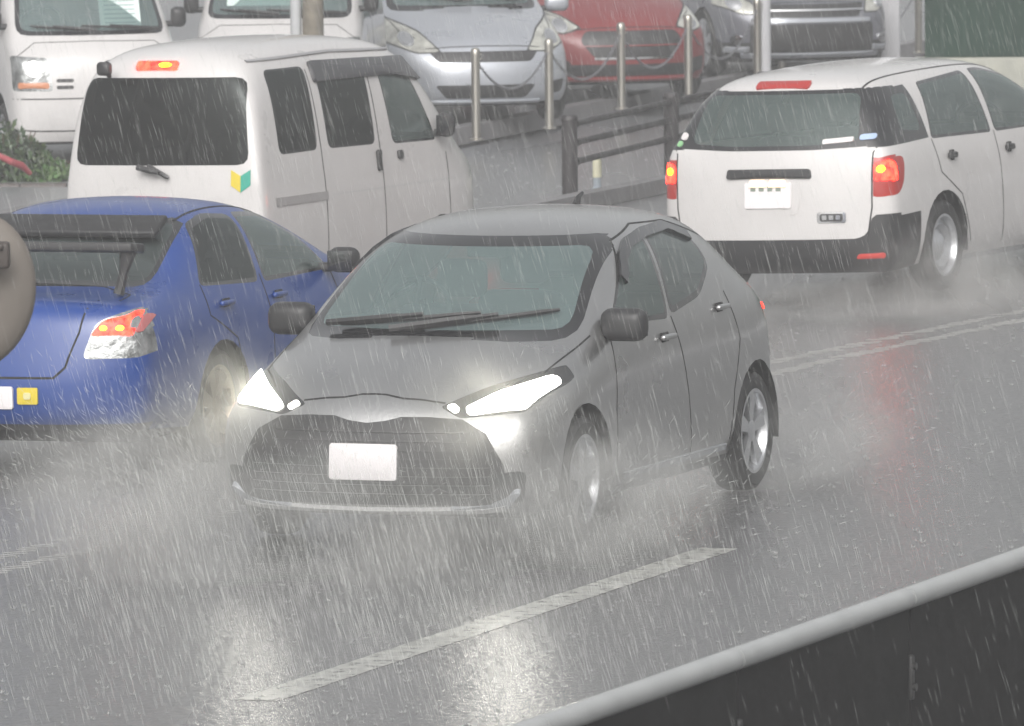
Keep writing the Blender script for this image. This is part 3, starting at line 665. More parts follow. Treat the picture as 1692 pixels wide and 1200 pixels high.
def blue_sedan():
    L = 4.415; c = Car('sport_sedan', shell(SPORT, [.12, .02, 0, .03, 0], [4.36, 4.44, 4.44, 4.38, 0], L, 1.74, 1.37), L)
    window(c, 'B', [(-.60, 1.0), (.60, 1.0), (.53, 1.265), (-.53, 1.265)], gl_dark2, 'rw', .05, .025, False, lim=lambda p: 3.0 < p.x < 4.0, name='rear_window')
    window(c, 'S', [(2.60, .945), (2.52, 1.255), (2.78, 1.275), (3.02, 1.235), (3.32, .965)], gl_dark, 'rd', .04, .025)
    window(c, 'S', [(1.58, .93), (1.76, 1.09), (2.10, 1.24), (2.43, 1.26), (2.48, .94)], gl_clear, 'fd', .03, .025)
    window(c, 'F', [(-.60, 1.02), (.60, 1.02), (.50, 1.33), (-.50, 1.33)], gl_screen, 'ws', .06, .04, False, lim=lambda p: .9 < p.x < 2.3, name='windscreen')
    c.cut('B', rp([(.52, .64), (.80, .645), (.87, .69), (.87, .89), (.79, .915), (.58, .83)], .045, 3), K('tail_light', reflm, None, 'tb'), lim=lambda p: p.x > 3.98)
    c.cut('F', rp([(.42, .62), (.85, .64), (.86, .80), (.55, .74)], .03, 2), K('headlight', reflm, None, 'hl'), lim=lambda p: p.x < .9)
    c.cut('F', rp([(-.4, .52), (.4, .52), (.42, .64), (-.42, .64)], .03, 2), K('grille', blackp, None, 'gr'), False)
    c.cut('B', [(-.9, .1), (.9, .1), (.9, .30), (-.9, .30)], K('lower_bumper', blackp, None, 'lb'), False)
    arches(c, (.80, 3.24), .31, .355, .845)
    for sg in (1, -1):
        c.patch('B', rp([(sg * .555, .76), (sg * .765, .76), (sg * .765, .885), (sg * .61, .835)], .02, 2), 'brake_lamp', brake_on, .008)
        c.patch('B', rp([(sg * .772, .775), (sg * .797, .775), (sg * .797, .85), (sg * .772, .865)], .02, 2), 'side_marker', mat('pale_red', (.4, .12, .12), .25), .008)
        for k in (.62, .70): c.patch('B', rp([(sg * (k + .02 * math.cos(a_)), .798 + .013 * math.sin(a_)) for a_ in [math.pi * j_ / 6 for j_ in range(12)]], .001, 1), 'lamp_bulb', brake_hot, .014)
    c.patch('B', rp([(-.165, .385), (.165, .385), (.165, .50), (-.165, .50)], .01, 1), 'number_plate', plate_w, .014)
    y1 = c.patch('B', rp([(.19, .41), (.30, .41), (.30, .495), (.19, .495)], .006, 1), 'yellow_sticker', yellow, .012)
    c.patch('B', rp([(.225, .435), (.265, .435), (.265, .47), (.225, .47)], .012, 2), 'sticker_mark', mat('pale_gold', (.62, .58, .3), .5), .016, y1)
    c.seam('B', [(.455, .655), (.50, .78), (.52, .93)], .010, 'tailgate_seam'); c.seam('B', [(0, .545), (.38, .545), (.44, .60), (.455, .655)], .012, 'tailgate_seam')
    c.seam('T', [(3.72, .0), (3.74, .4), (3.86, .60), (4.05, .62)], .010, 'boot_seam'); c.seam('T', [(2.0, .51), (2.6, .51), (3.05, .50)], .014, 'roof_seam')
    c.seam('S', [(2.54, .96), (2.56, .27)], .009, 'door_seam'); c.seam('S', [(3.34, .96), (3.36, .80), (3.05, .66), (2.92, .30)], .009, 'door_seam'); c.seam('S', [(1.55, .93), (1.5, .27)], .009, 'door_seam')
    handle(c, 3.14, .85, .17, blue); handle(c, 2.40, .84, .17, blue); mirror_(c, 1.62, .78, .90, blackp, sz=(.12, .18, .14))
    mb = MB(); mb.rbox((3.29, 0, 1.262), (.20, 1.08, .04), .013, Matrix.Rotation(R(24), 3, 'Y')); mb.build('roof_vane', blackp, c.root, off=L / 2)
    w_ = MB(); w_.rbox((3.86, 0, 1.19), (.18, 1.30, .05), .012, Matrix.Rotation(R(-6), 3, 'Y')); w_ = w_.build('rear_wing', blackp, c.root, off=L / 2)
    for sg in (1, -1):
        mb = MB(); mb.tube([(3.92, sg * .56, .95), (3.90, sg * .585, 1.07), (3.87, sg * .60, 1.185)], [.03, .025, .05], 8); mb.build('wing_support', blackp, w_, off=L / 2)
    for x in (.80, 3.24):
        for y in (.84, -.84): wheel(c, x, y, .31, .19, mat('bronze_alloy', (.22, .18, .13), .35, .7), 7, .215)
    floorpan(c, .3, 4.15, .74, .2); dash(c, 1.5, .64, .95, .5); steering(c, 1.9, .36, .98)
    for y in (.36, -.36): seat(c, 2.2, y, .42, 1.08)
    for y in (.36, -.36): seat(c, 2.75, y, .45, 1.02)
    return c.finish(blue) and c
im = blue_sedan()
place(im, at(-14, 468, 1.0), R(21.0), True, roll=R(.3), ref=4.30)
im.root.location.z = gz(uv(im.root.location)[1])
tag(im.root, 'blue sport sedan with a tall black rear wing and lit brake lights', 'car', 'cars on the road')

# ------------------------------------------------------------------ vans
def van_rings(slope=0.0):
    s = slope
    r = [(.13, .70, .24, .93, .67, .10, .44, .97, .04, .98), (.36 + s * .3, .735, .22, 1.0, .705, .34 + s * .6, .60, 1.08, .20 + s * .6, 1.10), (.62 + s * .5, .738, .22, 1.02, .71, .60 + s, .61, 1.40, .44 + s, 1.46),
         (.92 + s * .5, .738, .22, 1.03, .71, .96 + s * .8, .575, 1.73, .80 + s * .9, 1.78), (1.35, .738, .22, 1.03, .71, 1.38, .565, 1.79, 1.35, 1.84), (2.0, .738, .22, 1.03, .71, 2.0, .565, 1.81, 2.0, 1.87), (2.6, .738, .22, 1.03, .71, 2.6, .565, 1.81, 2.6, 1.87),
         (3.08, .738, .24, 1.03, .71, 3.08, .565, 1.79, 3.12, 1.85), (3.26, .732, .25, 1.03, .705, 3.25, .59, 1.68, 3.32, 1.72), (3.31, .725, .26, 1.02, .70, 3.32, .60, 1.36, 3.37, 1.38), (3.34, .715, .27, 1.0, .69, 3.36, .54, 1.03, 3.40, 1.02)]
    return r
def kei_van():
    L = 3.395; c = Car('delivery_van', shell(van_rings(), [.08, .02, 0, .01, 0], [3.37, 3.41, 3.41, 3.41, 0], L, 1.475, 1.87), L)
    c.cut('B', rp([(-.63, 1.09), (.63, 1.09), (.575, 1.65), (-.575, 1.65)], .08, 3), K('rear_window', gl_dark, None, 'rw'), False)
    window(c, 'S', [(2.50, 1.15), (2.47, 1.67), (3.0, 1.67), (3.02, 1.15)], gl_dark, 'qw', .04, .012)
    window(c, 'S', [(1.66, 1.14), (1.64, 1.63), (2.32, 1.64), (2.32, 1.15)], gl_dark, 'rd', .04, .012)
    window(c, 'S', [(.76, 1.12), (.98, 1.54), (1.06, 1.60), (1.42, 1.61), (1.38, 1.13)], gl_clear, 'fd', .04, .015)
    window(c, 'F', [(-.60, 1.13), (.60, 1.13), (.52, 1.66), (-.52, 1.66)], gl_screen, 'ws', .07, .03, False, lim=lambda p: .1 < p.x < 1.2, name='windscreen')
    c.cut('F', rp([(.44, .66), (.68, .66), (.70, .88), (.48, .88)], .03, 2), K('headlight', reflm, None, 'hl'), lim=lambda p: p.x < .4)
    c.cut('F', [(-.7, .2), (.7, .2), (.7, .45), (-.7, .45)], K('front_bumper', white, None, 'fb'), False)
    c.cut('B', rp([(.60, .40), (.71, .40), (.71, .66), (.60, .66)], .02, 2), K('tail_light', tail_red, None, 'tl'))
    arches(c, (.75, 2.95), .29, .32, .735)
    bl = c.patch('B', rp([(-.20, 1.695), (.10, 1.695), (.10, 1.745), (-.20, 1.745)], .015, 2), 'high_brake_light', brake_on, .018)
    c.patch('B', [(.015 + .045 * math.cos(a_), 1.72 + .012 * math.sin(a_)) for a_ in [math.pi * j_ / 7 for j_ in range(14)]], 'lamp_bulb', brake_hot, .024, bl)
    # beginner driver's chevron
    y0, z0 = .575, 1.0
    a = c.patch('B', [(y0 - .065, z0 + .06), (y0 - .065, z0 - .04), (y0, z0 - .085), (y0, z0 + .02)], 'beginner_mark', yellow, .005)
    c.patch('B', [(y0 + .065, z0 + .06), (y0 + .065, z0 - .04), (y0, z0 - .085), (y0, z0 + .02)], 'mark_green_half', green, .005, a)
    w = wiper(c, 'B', (-.06, 1.09), (.09, 1.01), th=.014, lift=.035)
    mb = MB(); mb.tube([(3.33, -.36, 1.66), (3.38, -.36, 1.70)], .015, 8); mb.rbox((3.40, -.36, 1.715), (.06, .10, .09), .025); mb.build('parking_mirror', blackp, c.root, off=L / 2)
    c.seam('S', [(2.44, 1.66), (2.44, .30)], .009, 'door_seam'); c.seam('S', [(1.59, 1.66), (1.59, .30)], .009, 'door_seam'); c.seam('S', [(.62, 1.02), (.62, .60)], .009, 'door_seam')
    c.seam('S', [(2.42, .84), (3.15, .84)], .055, 'door_rail', mat('rail_grey', (.3, .29, .29), .5), .006)
    c.seam('S', [(.4, .84), (2.35, .84)], .007, 'crease', mat('crease_grey', (.45, .45, .45), .5), .001)
    c.seam('S', [(.95, 1.72), (2.0, 1.755), (3.10, 1.74)], .018, 'roof_gutter', mat('gutter_grey', (.3, .3, .31), .5), .012)
    for v in 'RL': c.patch(v, rp([(.80, 1.50), (.93, 1.66), (2.38, 1.70), (2.38, 1.57), (1.0, 1.56)], .015, 1), 'window_visor', mat('visor_smoke', (.05, .05, .055), .2), .03)
    for x, z, d in ((1.64, 1.02, (.05, .03, .14)), (1.32, 1.04, (.06, .03, .06))):
        h = c.hit('R', (x, z))
        for sg in (1, -1):
            mb = MB(); mb.rbox((x, sg * (h[0].y + .008), z), d, .012); mb.build('door_handle', blackp, c.root, off=L / 2)
    mirror_(c, .72, .68, 1.12, blackp, sz=(.10, .12, .17))
    for x in (.75, 2.95):
        for y in (.725, -.725): wheel(c, x, y, .28, .15, alloy, 5, .17, hub=True)
    floorpan(c, .2, 3.2, .62, .22); dash(c, .6, .6, 1.02, .4); steering(c, .85, .3, 1.12)
    for y in (.32, -.32): seat(c, 1.15, y, .62, 1.28)
    return c.finish(white) and c
kv = kei_van()
TV = R(25.5)
place(kv, at(263, 262, 1.02), TV, True, roll=R(1.0), ref=3.40)
kv.root.location.z = gz(uv(kv.root.location)[1])
tag(kv.root, 'white kei van with a yellow and green beginner mark below its rear window', 'van', 'cars on the road')

def parked_van(slope, extra):
    L = 3.395; c = Car('parked_van', shell(van_rings(slope), [.08, .02, 0, .01, 0], [3.37, 3.41, 3.41, 3.41, 0], L, 1.475, 1.87), L)
    window(c, 'F', [(-.59, 1.14), (.59, 1.14), (.51, 1.68), (-.51, 1.68)], gl_screen, 'ws', .07, .035, False, lim=lambda p: .1 < p.x < 1.4, name='windscreen')
    window(c, 'S', [(.80, 1.08), (1.02, 1.50), (1.10, 1.60), (1.50, 1.60), (1.50, 1.06)], gl_clear, 'fd', .04, .015)
    window(c, 'S', [(1.68, 1.06), (1.68, 1.60), (2.36, 1.60), (2.36, 1.06)], gl_dark, 'rd', .04, .012)
    c.cut('F', rp([(.39, .66), (.70, .66), (.70, .95), (.42, .93)], .025, 2), K('headlight', reflm, None, 'hl'), lim=lambda p: p.x < .4)
    c.cut('F', rp([(.22, .73), (.36, .73), (.36, .76), (.22, .76)], .008, 1), K('grille_slot', blackp, None, 'g1'))
    c.cut('F', rp([(.22, .675), (.36, .675), (.36, .705), (.22, .705)], .008, 1), K('grille_slot', blackp, None, 'g2'))
    arches(c, (.62, 2.95), .30, .33, .735)
    c.seam('F', [(0, .60), (.45, .595), (.70, .595)], .01, 'bumper_seam'); c.seam('F', [(0, 1.06), (.5, 1.05), (.68, .93)], .008, 'hood_seam')
    c.seam('F', [(0, .33), (.5, .33), (.68, .34)], .012, 'bumper_seam')
    c.seam('S', [(1.59, 1.66), (1.59, .30)], .009, 'door_seam'); c.seam('S', [(.98, 1.02), (.98, .60)], .009, 'door_seam')
    c.patch('F', rp([(-.165, .40), (.165, .40), (.165, .56), (-.165, .56)], .008, 1), 'number_plate', plate_w, .014)
    for sg in (1, -1):
        b_ = c.patch('F', circ(sg * .54, .84, .065, 12), 'lamp_bulb', chrome, .01); c.patch('F', rp([(sg * .42, .68), (sg * .66, .68), (sg * .66, .73), (sg * .42, .73)], .01, 1), 'indicator', mat('amber', (.5, .2, .1), .3), .008)
    mirror_(c, .62, .68, 1.14, blackp, sz=(.10, .13, .17), face=1)
    wiper(c, 'F', (-.5, 1.13), (.1, 1.17)); wiper(c, 'F', (.05, 1.13), (.5, 1.17))
    for x in (.62, 2.95):
        for y in (.725, -.725): wheel(c, x, y, .275, .15, alloy, 5, .17, hub=True)
    floorpan(c, .2, 3.2, .62, .22); dash(c, .66, .6, 1.06, .5); steering(c, .95, .3, 1.16)
    for y in (.32, -.32): seat(c, 1.35, y, .62, 1.28, m=mat('seat_grey', (.12, .13, .13), .9))
    extra(c)
    return c.finish(white) and c
def sheet_a(c):
    mb = MB(); rot = Matrix.Rotation(R(-62), 3, 'Y')
    mb.box((.47, -.25, 1.30), (.34, .34, .006), rot); p_ = mb.build('price_sheet', mat('paper', (.62, .72, .70), .7), c.root, off=c.L / 2)
    mb = MB()
    for k in range(7): mb.box(rot @ Vector((-.12 + k * .04, 0, .006)) + Vector((.47, -.25, 1.30)), (.007, .26, .002), rot)
    mb.build('print_lines', mat('ink', (.2, .26, .26), .7), p_, off=c.L / 2)
def sheet_b(c):
    mb = MB(); rot = Matrix.Rotation(R(-62), 3, 'Y')
    mb.box((.50, .05, 1.36), (.34, .8, .006), rot); mb.build('sun_board', mat('board', (.55, .66, .63), .7), c.root, off=c.L / 2)
pv1 = parked_van(.10, sheet_a)
T1 = R(13)
place(pv1, atg(168, 262, .22), -T1, False)
pv1.root.location.z = 0
tag(pv1.root, 'white parked kei van with a paper sheet inside its windscreen, leftmost in the lot', 'van', 'cars parked in the lot')
pv2 = parked_van(.10, sheet_b)
place(pv2, at(458, 247, .0) , R(3), False)
pv2.root.location.z = 0
tag(pv2.root, 'white parked kei van behind the grey utility pole, pale board in its windscreen', 'van', 'cars parked in the lot')

# ------------------------------------------------------------------ parked hatchbacks and the crossover
def parked_hatch(name, paint, style):
    L, Wd, Ht = {'silver': (3.85, 1.695, 1.51), 'red': (3.84, 1.695, 1.50), 'suv': (4.2, 1.80, 1.60)}[style]
    rings = [tuple(r) for r in HATCH]
    c = Car(name, shell(rings, [.10, .01, 0, .02, 0], HB, L, Wd, Ht), L)
    kx, ky, kz = L / 3.95, Wd / 1.695, Ht / 1.495
    q = lambda pts: [(a * ky, b * kz) for a, b in pts]; sq = lambda pts: [(a * kx, b * kz) for a, b in pts]
    window(c, 'F', q([(-.64, 1.03), (.64, 1.03), (.52, 1.36), (-.52, 1.36)]), gl_screen, 'ws', .07, .045, False, lim=lambda p: .9 < p.x < 2.3, name='windscreen')
    window(c, 'S', sq([(1.48, 1.0), (1.95, 1.30), (2.28, 1.365), (2.36, .985)]), gl_clear, 'fd', .03, .03)
    window(c, 'S', sq([(2.44, .99), (2.36, 1.37), (2.72, 1.365), (3.02, 1.28), (3.10, 1.10), (3.02, 1.0)]), gl_dark, 'rd', .05, .03)
    if style == 'silver':
        c.cut('F', rp(q([(-.50, .655), (-.42, .56), (.42, .56), (.50, .655)]), .03, 2), K('upper_grille', blackp, None, 'ug'), False)
        c.cut('F', rp(q([(-.46, .36), (-.36, .24), (.36, .24), (.46, .36)]), .03, 2), K('lower_grille', blackp, None, 'lg'), False)
        c.cut('F', rp(q([(.55, .26), (.72, .28), (.76, .40), (.58, .37)]), .03, 2), K('fog_lamp_recess', blackp, None, 'fl'), lim=lambda p: p.x < .8)
        hp = [(.40, .655), (.60, .65), (.80, .73), (.86, .92), (.74, .93), (.55, .83)]; bc = (.66, .76)
        c.seam('F', q([(-.5, .215), (.5, .215)]), .03, 'lip_bar', silver, .02)
    elif style == 'red':
        c.cut('F', rp(q([(-.44, .67), (-.50, .58), (-.38, .42), (.38, .42), (.50, .58), (.44, .67)]), .04, 2), K('grille', blackp, None, 'ug'), False)
        c.cut('F', rp(q([(.54, .26), (.74, .28), (.76, .42), (.60, .40)]), .03, 2), K('fog_lamp_recess', blackp, None, 'fl'), lim=lambda p: p.x < .8)
        hp = [(.48, .70), (.64, .65), (.82, .71), (.86, .88), (.72, .87), (.58, .79)]; bc = (.64, .72)
        c.cut('F', rp(q([(-.60, .36), (-.66, .25), (.66, .25), (.60, .36)]), .02, 1), K('lower_grille', blackp, None, 'lg'), False)
        c.seam('F', q([(-.46, .53), (.46, .53)]), .012, 'grille_bar', redp, .012); c.seam('F', q([(-.38, .415), (.38, .415)]), .02, 'lip_bar', chrome, .012); c.seam('F', q([(-.60, .23), (.60, .23)]), .03, 'lip_blade', redp, .03)
    else:
        c.cut('F', rp(q([(-.52, .68), (-.44, .56), (.44, .56), (.52, .68)]), .03, 2), K('upper_grille', blackp, None, 'ug'), False)
        c.cut('F', rp(q([(-.60, .50), (-.60, .24), (.60, .24), (.60, .50)]), .03, 2), K('lower_grille', blackp, None, 'lg'), False)
        hp = [(.52, .60), (.66, .60), (.86, .70), (.86, .80), (.70, .76), (.56, .70)]; bc = (.70, .69)
        c.seam('F', q([(-.56, .53), (.56, .53)]), .04, 'chrome_bar', silver, .012); c.seam('F', q([(-.66, .22), (.66, .22)]), .05, 'skid_plate', silver, .02)
        c.seam('F', q([(-.50, .62), (.50, .62)]), .02, 'grille_bar', chrome, .015)
        c.cut('S', [(.1, .1), (4.1, .1), (4.1, .36), (.1, .36)], K('cladding', blackp, None, 'cl'))
    c.cut('F', rp(grow(q(hp), .014), .03, 2), K('headlight_bezel', blackp, None, 'hb'), lim=lambda p: p.x < 1.2)
    c.cut('F', rp(q(hp), .03, 2), K('headlight', mat('clear_lamp', (.46, .46, .42), .2, .3, noise=.35, nscale=9, bump=.5, bscale=18), None, 'hl'), lim=lambda p: p.x < 1.2)
    for sg in (1, -1):
        cy = bc[0] * ky; cz = bc[1] * kz
        o_ = c.patch('F', circ(sg * cy, cz, .062, 16), 'lamp_ring', alloy, .008); c.patch('F', circ(sg * cy, cz, .048, 16), 'lamp_bulb', chrome, .016, o_)
        if style == 'suv': c.patch('F', circ(sg * .70 * ky, .36 * kz, .05, 12), 'fog_lamp', chrome, .02)
        if style == 'suv': c.patch('F', rp(q([(sg * .60, .25), (sg * .78, .25), (sg * .78, .30), (sg * .60, .30)]), .01, 1), 'corner_trim', silver, .02)
    arches(c, (.82 * kx, 3.30 * kx), .31, .35 if style != 'suv' else .38, Wd / 2 - .005)
    c.seam('F', q([(0, .70), (.3, .695), (.52, .68)]), .01, 'hood_seam'); c.seam('T', [(.35 * kx, .58), (.55 * kx, .69), (1.10 * kx, .74)], .009, 'fender_seam')
    c.seam('S', sq([(1.30, .96), (1.22, .60), (1.24, .25)]), .009, 'door_seam'); c.seam('S', sq([(2.40, .98), (2.42, .25)]), .009, 'door_seam')
    handle(c, 2.12 * kx, .88 * kz, .17, paint); mirror_(c, 1.42 * kx, .80 * ky, .94 * kz, paint)
    wiper(c, 'F', (-.5 * ky, 1.045 * kz), (.1, 1.10 * kz)); wiper(c, 'F', (0, 1.045 * kz), (.5 * ky, 1.10 * kz))
    for x in (.82 * kx, 3.30 * kx):
        for y in (Wd / 2 - .01, -Wd / 2 + .01): wheel(c, x, y, .305 if style != 'suv' else .34, .185, alloy, 5)
    floorpan(c, .3, L - .3, Wd / 2 - .14, .17); dash(c, 1.35 * kx, .66, .98 * kz, .6); steering(c, 1.65 * kx, .36, 1.02 * kz)
    for y in (.36, -.36): seat(c, 1.95 * kx, y, .42 * kz, 1.08 * kz)
    return c.finish(paint) and c
sv = parked_hatch('parked_hatchback', silver, 'silver')
place(sv, at(806, 208, 0), -R(12), False); sv.root.location.z = 0
tag(sv.root, 'silver hatchback parked behind the steel bollards, with large swept headlights', 'car', 'cars parked in the lot')
rc = parked_hatch('parked_hatchback', redp, 'red')
place(rc, at(1050, 170, 0), -R(17), False); rc.root.location.z = 0
tag(rc.root, 'red hatchback parked beside the silver one, with a wide black grille', 'car', 'cars parked in the lot')
cr = parked_hatch('parked_crossover', dsilver, 'suv')
place(cr, at(1350, 130, 0), -R(17), False); cr.root.location.z = 0
tag(cr.root, 'dark silver crossover parked behind the chained bollards next to the red car', 'car', 'cars parked in the lot')

# ------------------------------------------------------------------ lot kerb, bollards, chains, fence, poles
conc = mat('wet_concrete', (.16, .155, .16), .5, noise=.25, nscale=3, bump=.4, bscale=20)
pavem = wet_asphalt('wet_paving', (.14, .143, .15), .22, .4, .5)
kerb_d = (kerb_b - kerb_a).normalized(); kerb_d.z = 0
def kerb_pt(t, dz=0, off=0): q = kerb_a + kerb_d * t + Vector((-kerb_d.y, kerb_d.x, 0)) * off; return Vector((q.x, q.y, -.12 + dz))
mb = MB()
for k in range(-22, 60):
    a, b = kerb_pt(k * 1.0), kerb_pt(k * 1.0 + .985)
    pts = []
    for q in (a, b):
        n_ = Vector((-kerb_d.y, kerb_d.x, 0)); pts += [q, q + Vector((0, 0, .15)) + n_ * .02, q + Vector((0, 0, .155)) + n_ * .16, q + n_ * .18]
    mb.add(pts, [(0, 4, 5, 1), (1, 5, 6, 2), (2, 6, 7, 3), (0, 1, 2, 3), (4, 7, 6, 5)])
o = mb.build('kerb', conc, smooth=False); tag(o, kind='structure')
lot = MB(); pts = [kerb_pt(-60, .12, .17), kerb_pt(130, .12, .17), kerb_pt(130, .12, 60), kerb_pt(-60, .12, 60)]
lot.add(pts, [(0, 1, 2, 3)]); o = lot.build('parking_lot', pavem); tag(o, kind='structure')
# bollards: steel posts with domed caps, bead chains between them
steel = mat('stainless', (.42, .40, .36), .28, .85, bump=.1, bscale=30)
BP = [(787, 232, 'steel bollard nearest the white van bonnet, in front of the silver car'), (908, 213, 'steel bollard before the right edge of the silver car'), (1027, 181, 'steel bollard standing before the middle of the red car'),
      (1138, 165, 'steel bollard before the right headlight of the red car'), (1252, 132, 'steel bollard just left of the pale square post'), (1292, 122, 'steel bollard just right of the pale square post'),
      (1402, 105, 'steel bollard before the right half of the crossover'), (1518, 88, 'steel bollard beside the green panel, last of the row')]
def bollard():
    r = empty('bollard'); mb = MB(); mb.lathe([(.038, 0), (.038, .72), (.036, .72), (.036, .73), (.039, .73), (.039, .77), (.032, .787), (.016, .796), (.001, .798)], (0, 0, 0), 'z', 20); mb.build('post', steel, r)
    mb = MB(); mb.lathe([(.062, 0), (.062, .012), (.044, .02)], (0, 0, 0), 'z', 20); mb.build('base_flange', steel, r)
    mb = MB(); mb.tube([(.0, 0, .73), (.052, 0, .74), (.052, 0, .70), (0, 0, .70)], .006, 6); mb.build('chain_eye', steel, r)
    return r
def copy_tree(o, parent=None):
    c_ = o.copy(); COL.objects.link(c_); c_.parent = parent
    for ch in [x for x in bpy.data.objects if x.parent == o]: copy_tree(ch, c_)
    return c_
b0 = bollard(); bpos = []
for i, (px, py, lab) in enumerate(BP):
    b_ = b0 if i == 0 else copy_tree(b0)
    q = at(px, py, .03); b_.location = q; bpos.append(q); tag(b_, lab, 'bollard', 'steel bollards along the lot edge')
    b_.rotation_euler = (0, 0, random.uniform(-.3, .3))
chm = mat('chain_metal', (.28, .28, .3), .35, .7)
CH = [(0, 1, .30, 'chain sagging before the silver car grille'), (1, 2, .34, 'chain hanging between the silver and the red car'), (2, 3, .36, 'chain sagging before the red car grille'), (3, 4, .40, 'chain sagging before the front wheel of the crossover'), (5, 6, .42, 'chain sagging before the crossover grille'), (6, 7, .40, 'chain hanging at the right corner of the crossover')]
for a, b, sag, lab in CH:
    A, B = bpos[a] + Vector((0, 0, .70)), bpos[b] + Vector((0, 0, .70)); mb = MB(); n = 56
    pts = [lerp(A, B, k / n) - Vector((0, 0, sag * (1 - (2 * k / n - 1) ** 2))) for k in range(n + 1)]
    for k in range(n):
        p0, p1 = pts[k], pts[k + 1]; d = (p1 - p0); m_ = (p0 + p1) / 2; up = Vector((0, 0, 1)) if k % 2 else d.cross(Vector((0, 0, 1))).normalized()
        w_ = up * .011; l_ = d * .70
        loop = [m_ - l_, m_ - l_ * .6 + w_, m_ + l_ * .6 + w_, m_ + l_, m_ + l_ * .6 - w_, m_ - l_ * .6 - w_, m_ - l_]
        mb.tube(loop, .004, 5, False)
    tag(mb.build('chain', chm), lab, 'chain', 'chains between the bollards')
# brown pedestrian fence
brown = mat('brown_steel', (.022, .019, .02), .5, noise=.15, nscale=12)
fa, fb_ = atg(942, 341), atg(1110, 297)
fd_ = (fb_ - fa); fd_.z = 0; fl = fd_.length; fdn = fd_.normalized()
fr_ = empty('guard_fence', fa); tag(fr_, 'dark brown railing with three rails on thick posts beside the road', 'fence')
for k in range(0, 3):
    q = fdn * fl * k; mb = MB(); mb.lathe([(.062, 0), (.062, .67), (.067, .675), (.067, .70), (.055, .715), (.001, .72)], (q.x, q.y, 0), 'z', 22); po = mb.build('post', brown, fr_)
    mb = MB(); mb.lathe([(.12, 0), (.12, .02), (.09, .035)], (q.x, q.y, 0), 'z', 22); mb.build('base_collar', brown, po)
for z in (.64, .49, .34):
    mb = MB(); A = fdn * .10; B = fdn * fl * 2.12
    mb.tube([A + Vector((0, 0, z)), B + Vector((0, 0, z))], .026, 12); rl_ = mb.build('rail', brown, fr_)
    for k in range(3):
        for s_ in (.06, .16):
            mb = MB(); q = fdn * (fl * k + s_); mb.tube([q + Vector((0, 0, z)), q + fdn * .05 + Vector((0, 0, z))], .036, 12); mb.build('rail_clamp', brown, rl_)
# side pavement edge beyond the fence
se = [atg(975, 345), atg(1110, 318)]; sdir = (se[1] - se[0]).normalized()
mb = MB()
for k in range(-3, 40):
    a = se[0] + sdir * k * 1.0; b = a + sdir * .985; n_ = Vector((-sdir.y, sdir.x, 0)); pts = []
    for q in (a, b): q = Vector((q.x, q.y, -.12)); pts += [q, q + Vector((0, 0, .12)), q + n_ * .16 + Vector((0, 0, .12)), q + n_ * .18]
    mb.add(pts, [(0, 4, 5, 1), (1, 5, 6, 2), (2, 6, 7, 3), (0, 1, 2, 3), (4, 7, 6, 5)])
tag(mb.build('pavement_kerb', conc, smooth=False), kind='structure')
# small delineator at the fence
dp = atg(987, 322); r_ = empty('marker_post', dp); tag(r_, 'small pale marker post with a cream top beside the brown railing', 'marker post')
mb = MB(); mb.lathe([(.06, 0), (.06, .04), (.032, .06), (.030, .16)], (0, 0, 0), 'z', 16); mb.build('base', mat('marker_grey', (.3, .34, .38), .5), r_)
mb = MB(); mb.lathe([(.036, .14), (.036, .26), (.03, .285), (.001, .29)], (0, 0, 0), 'z', 16); mb.build('cap', mat('marker_cream', (.6, .58, .42), .5), r_)
# poles
def pole(x, y, wpx, z0, hgt, m, label, name='utility_pole', sq=False):
    q = at(x, y, z0); w_ = wpx / F * q.length; r = empty(name, q); tag(r, label, 'pole')
    mb = MB()
    if sq: mb.rbox((0, 0, hgt / 2), (w_, w_, hgt), .02)
    else: mb.lathe([(w_ / 2, 0), (w_ / 2 * .9, hgt)], (0, 0, 0), 'z', 24)
    mb.build('shaft', m, r)
    mb = MB(); mb.rbox((0, 0, .02), (w_ * 1.7, w_ * 1.7, .04), .01); mb.build('base_plate', m, r)
    return r
zl = 0
pgm = mat('pole_grey', (.42, .43, .44), .5, noise=.1, nscale=6)
pole(492, 262, 19, zl, 5.5, pgm, 'pale grey utility pole standing before the second parked van', 'utility_pole')
pole(520, 262, 36, zl, 5.5, mat('pole_brown', (.17, .15, .12), .8, noise=.4, nscale=9), 'weathered brown pole touching the pale grey one', 'wooden_pole')
pole(1262, 136, 25, zl, 5.5, mat('post_grey', (.5, .5, .52), .4), 'pale narrow post between two bollards before the crossover', 'sign_post')
pole(1469, 118, 36, zl, 5.5, mat('post_grey2', (.5, .5, .52), .4), 'wide pale square post near the green panel', 'square_post', True)
# green panel and low wall at the far right
gp0 = at(1528, 186, 0); gm = mat('green_panel', (.010, .034, .022), .8, spec=.2, noise=.25, nscale=1.5)
r_ = empty('green_hoarding', (gp0.x, gp0.y, 0)); tag(r_, 'dark green hoarding standing on a pale low wall behind the lot', 'hoarding')
r_.rotation_euler = (0, 0, R(-4))
for k in range(6):
    mb = MB(); mb.rbox((.98 + k * 1.97, 0, 2.15), (1.95, .06, 3.3), .01); pn = mb.build('panel', gm, r_)
    mb = MB()
    for j in range(9): mb.box((.16 + k * 1.97 + j * .205, -.035, 2.15), (.03, .02, 3.24))
    mb.build('rib', gm, pn)
mb = MB(); mb.rbox((6, .0, .25), (12.2, .3, .50), .02); tag(mb.build('low_wall', mat('pale_wall', (.30, .30, .26), .7, noise=.15), None), 'pale low concrete wall under the green hoarding', 'wall')
bpy.data.objects['low_wall'].location = (gp0.x, gp0.y, 0); bpy.data.objects['low_wall'].rotation_euler = (0, 0, R(-4))
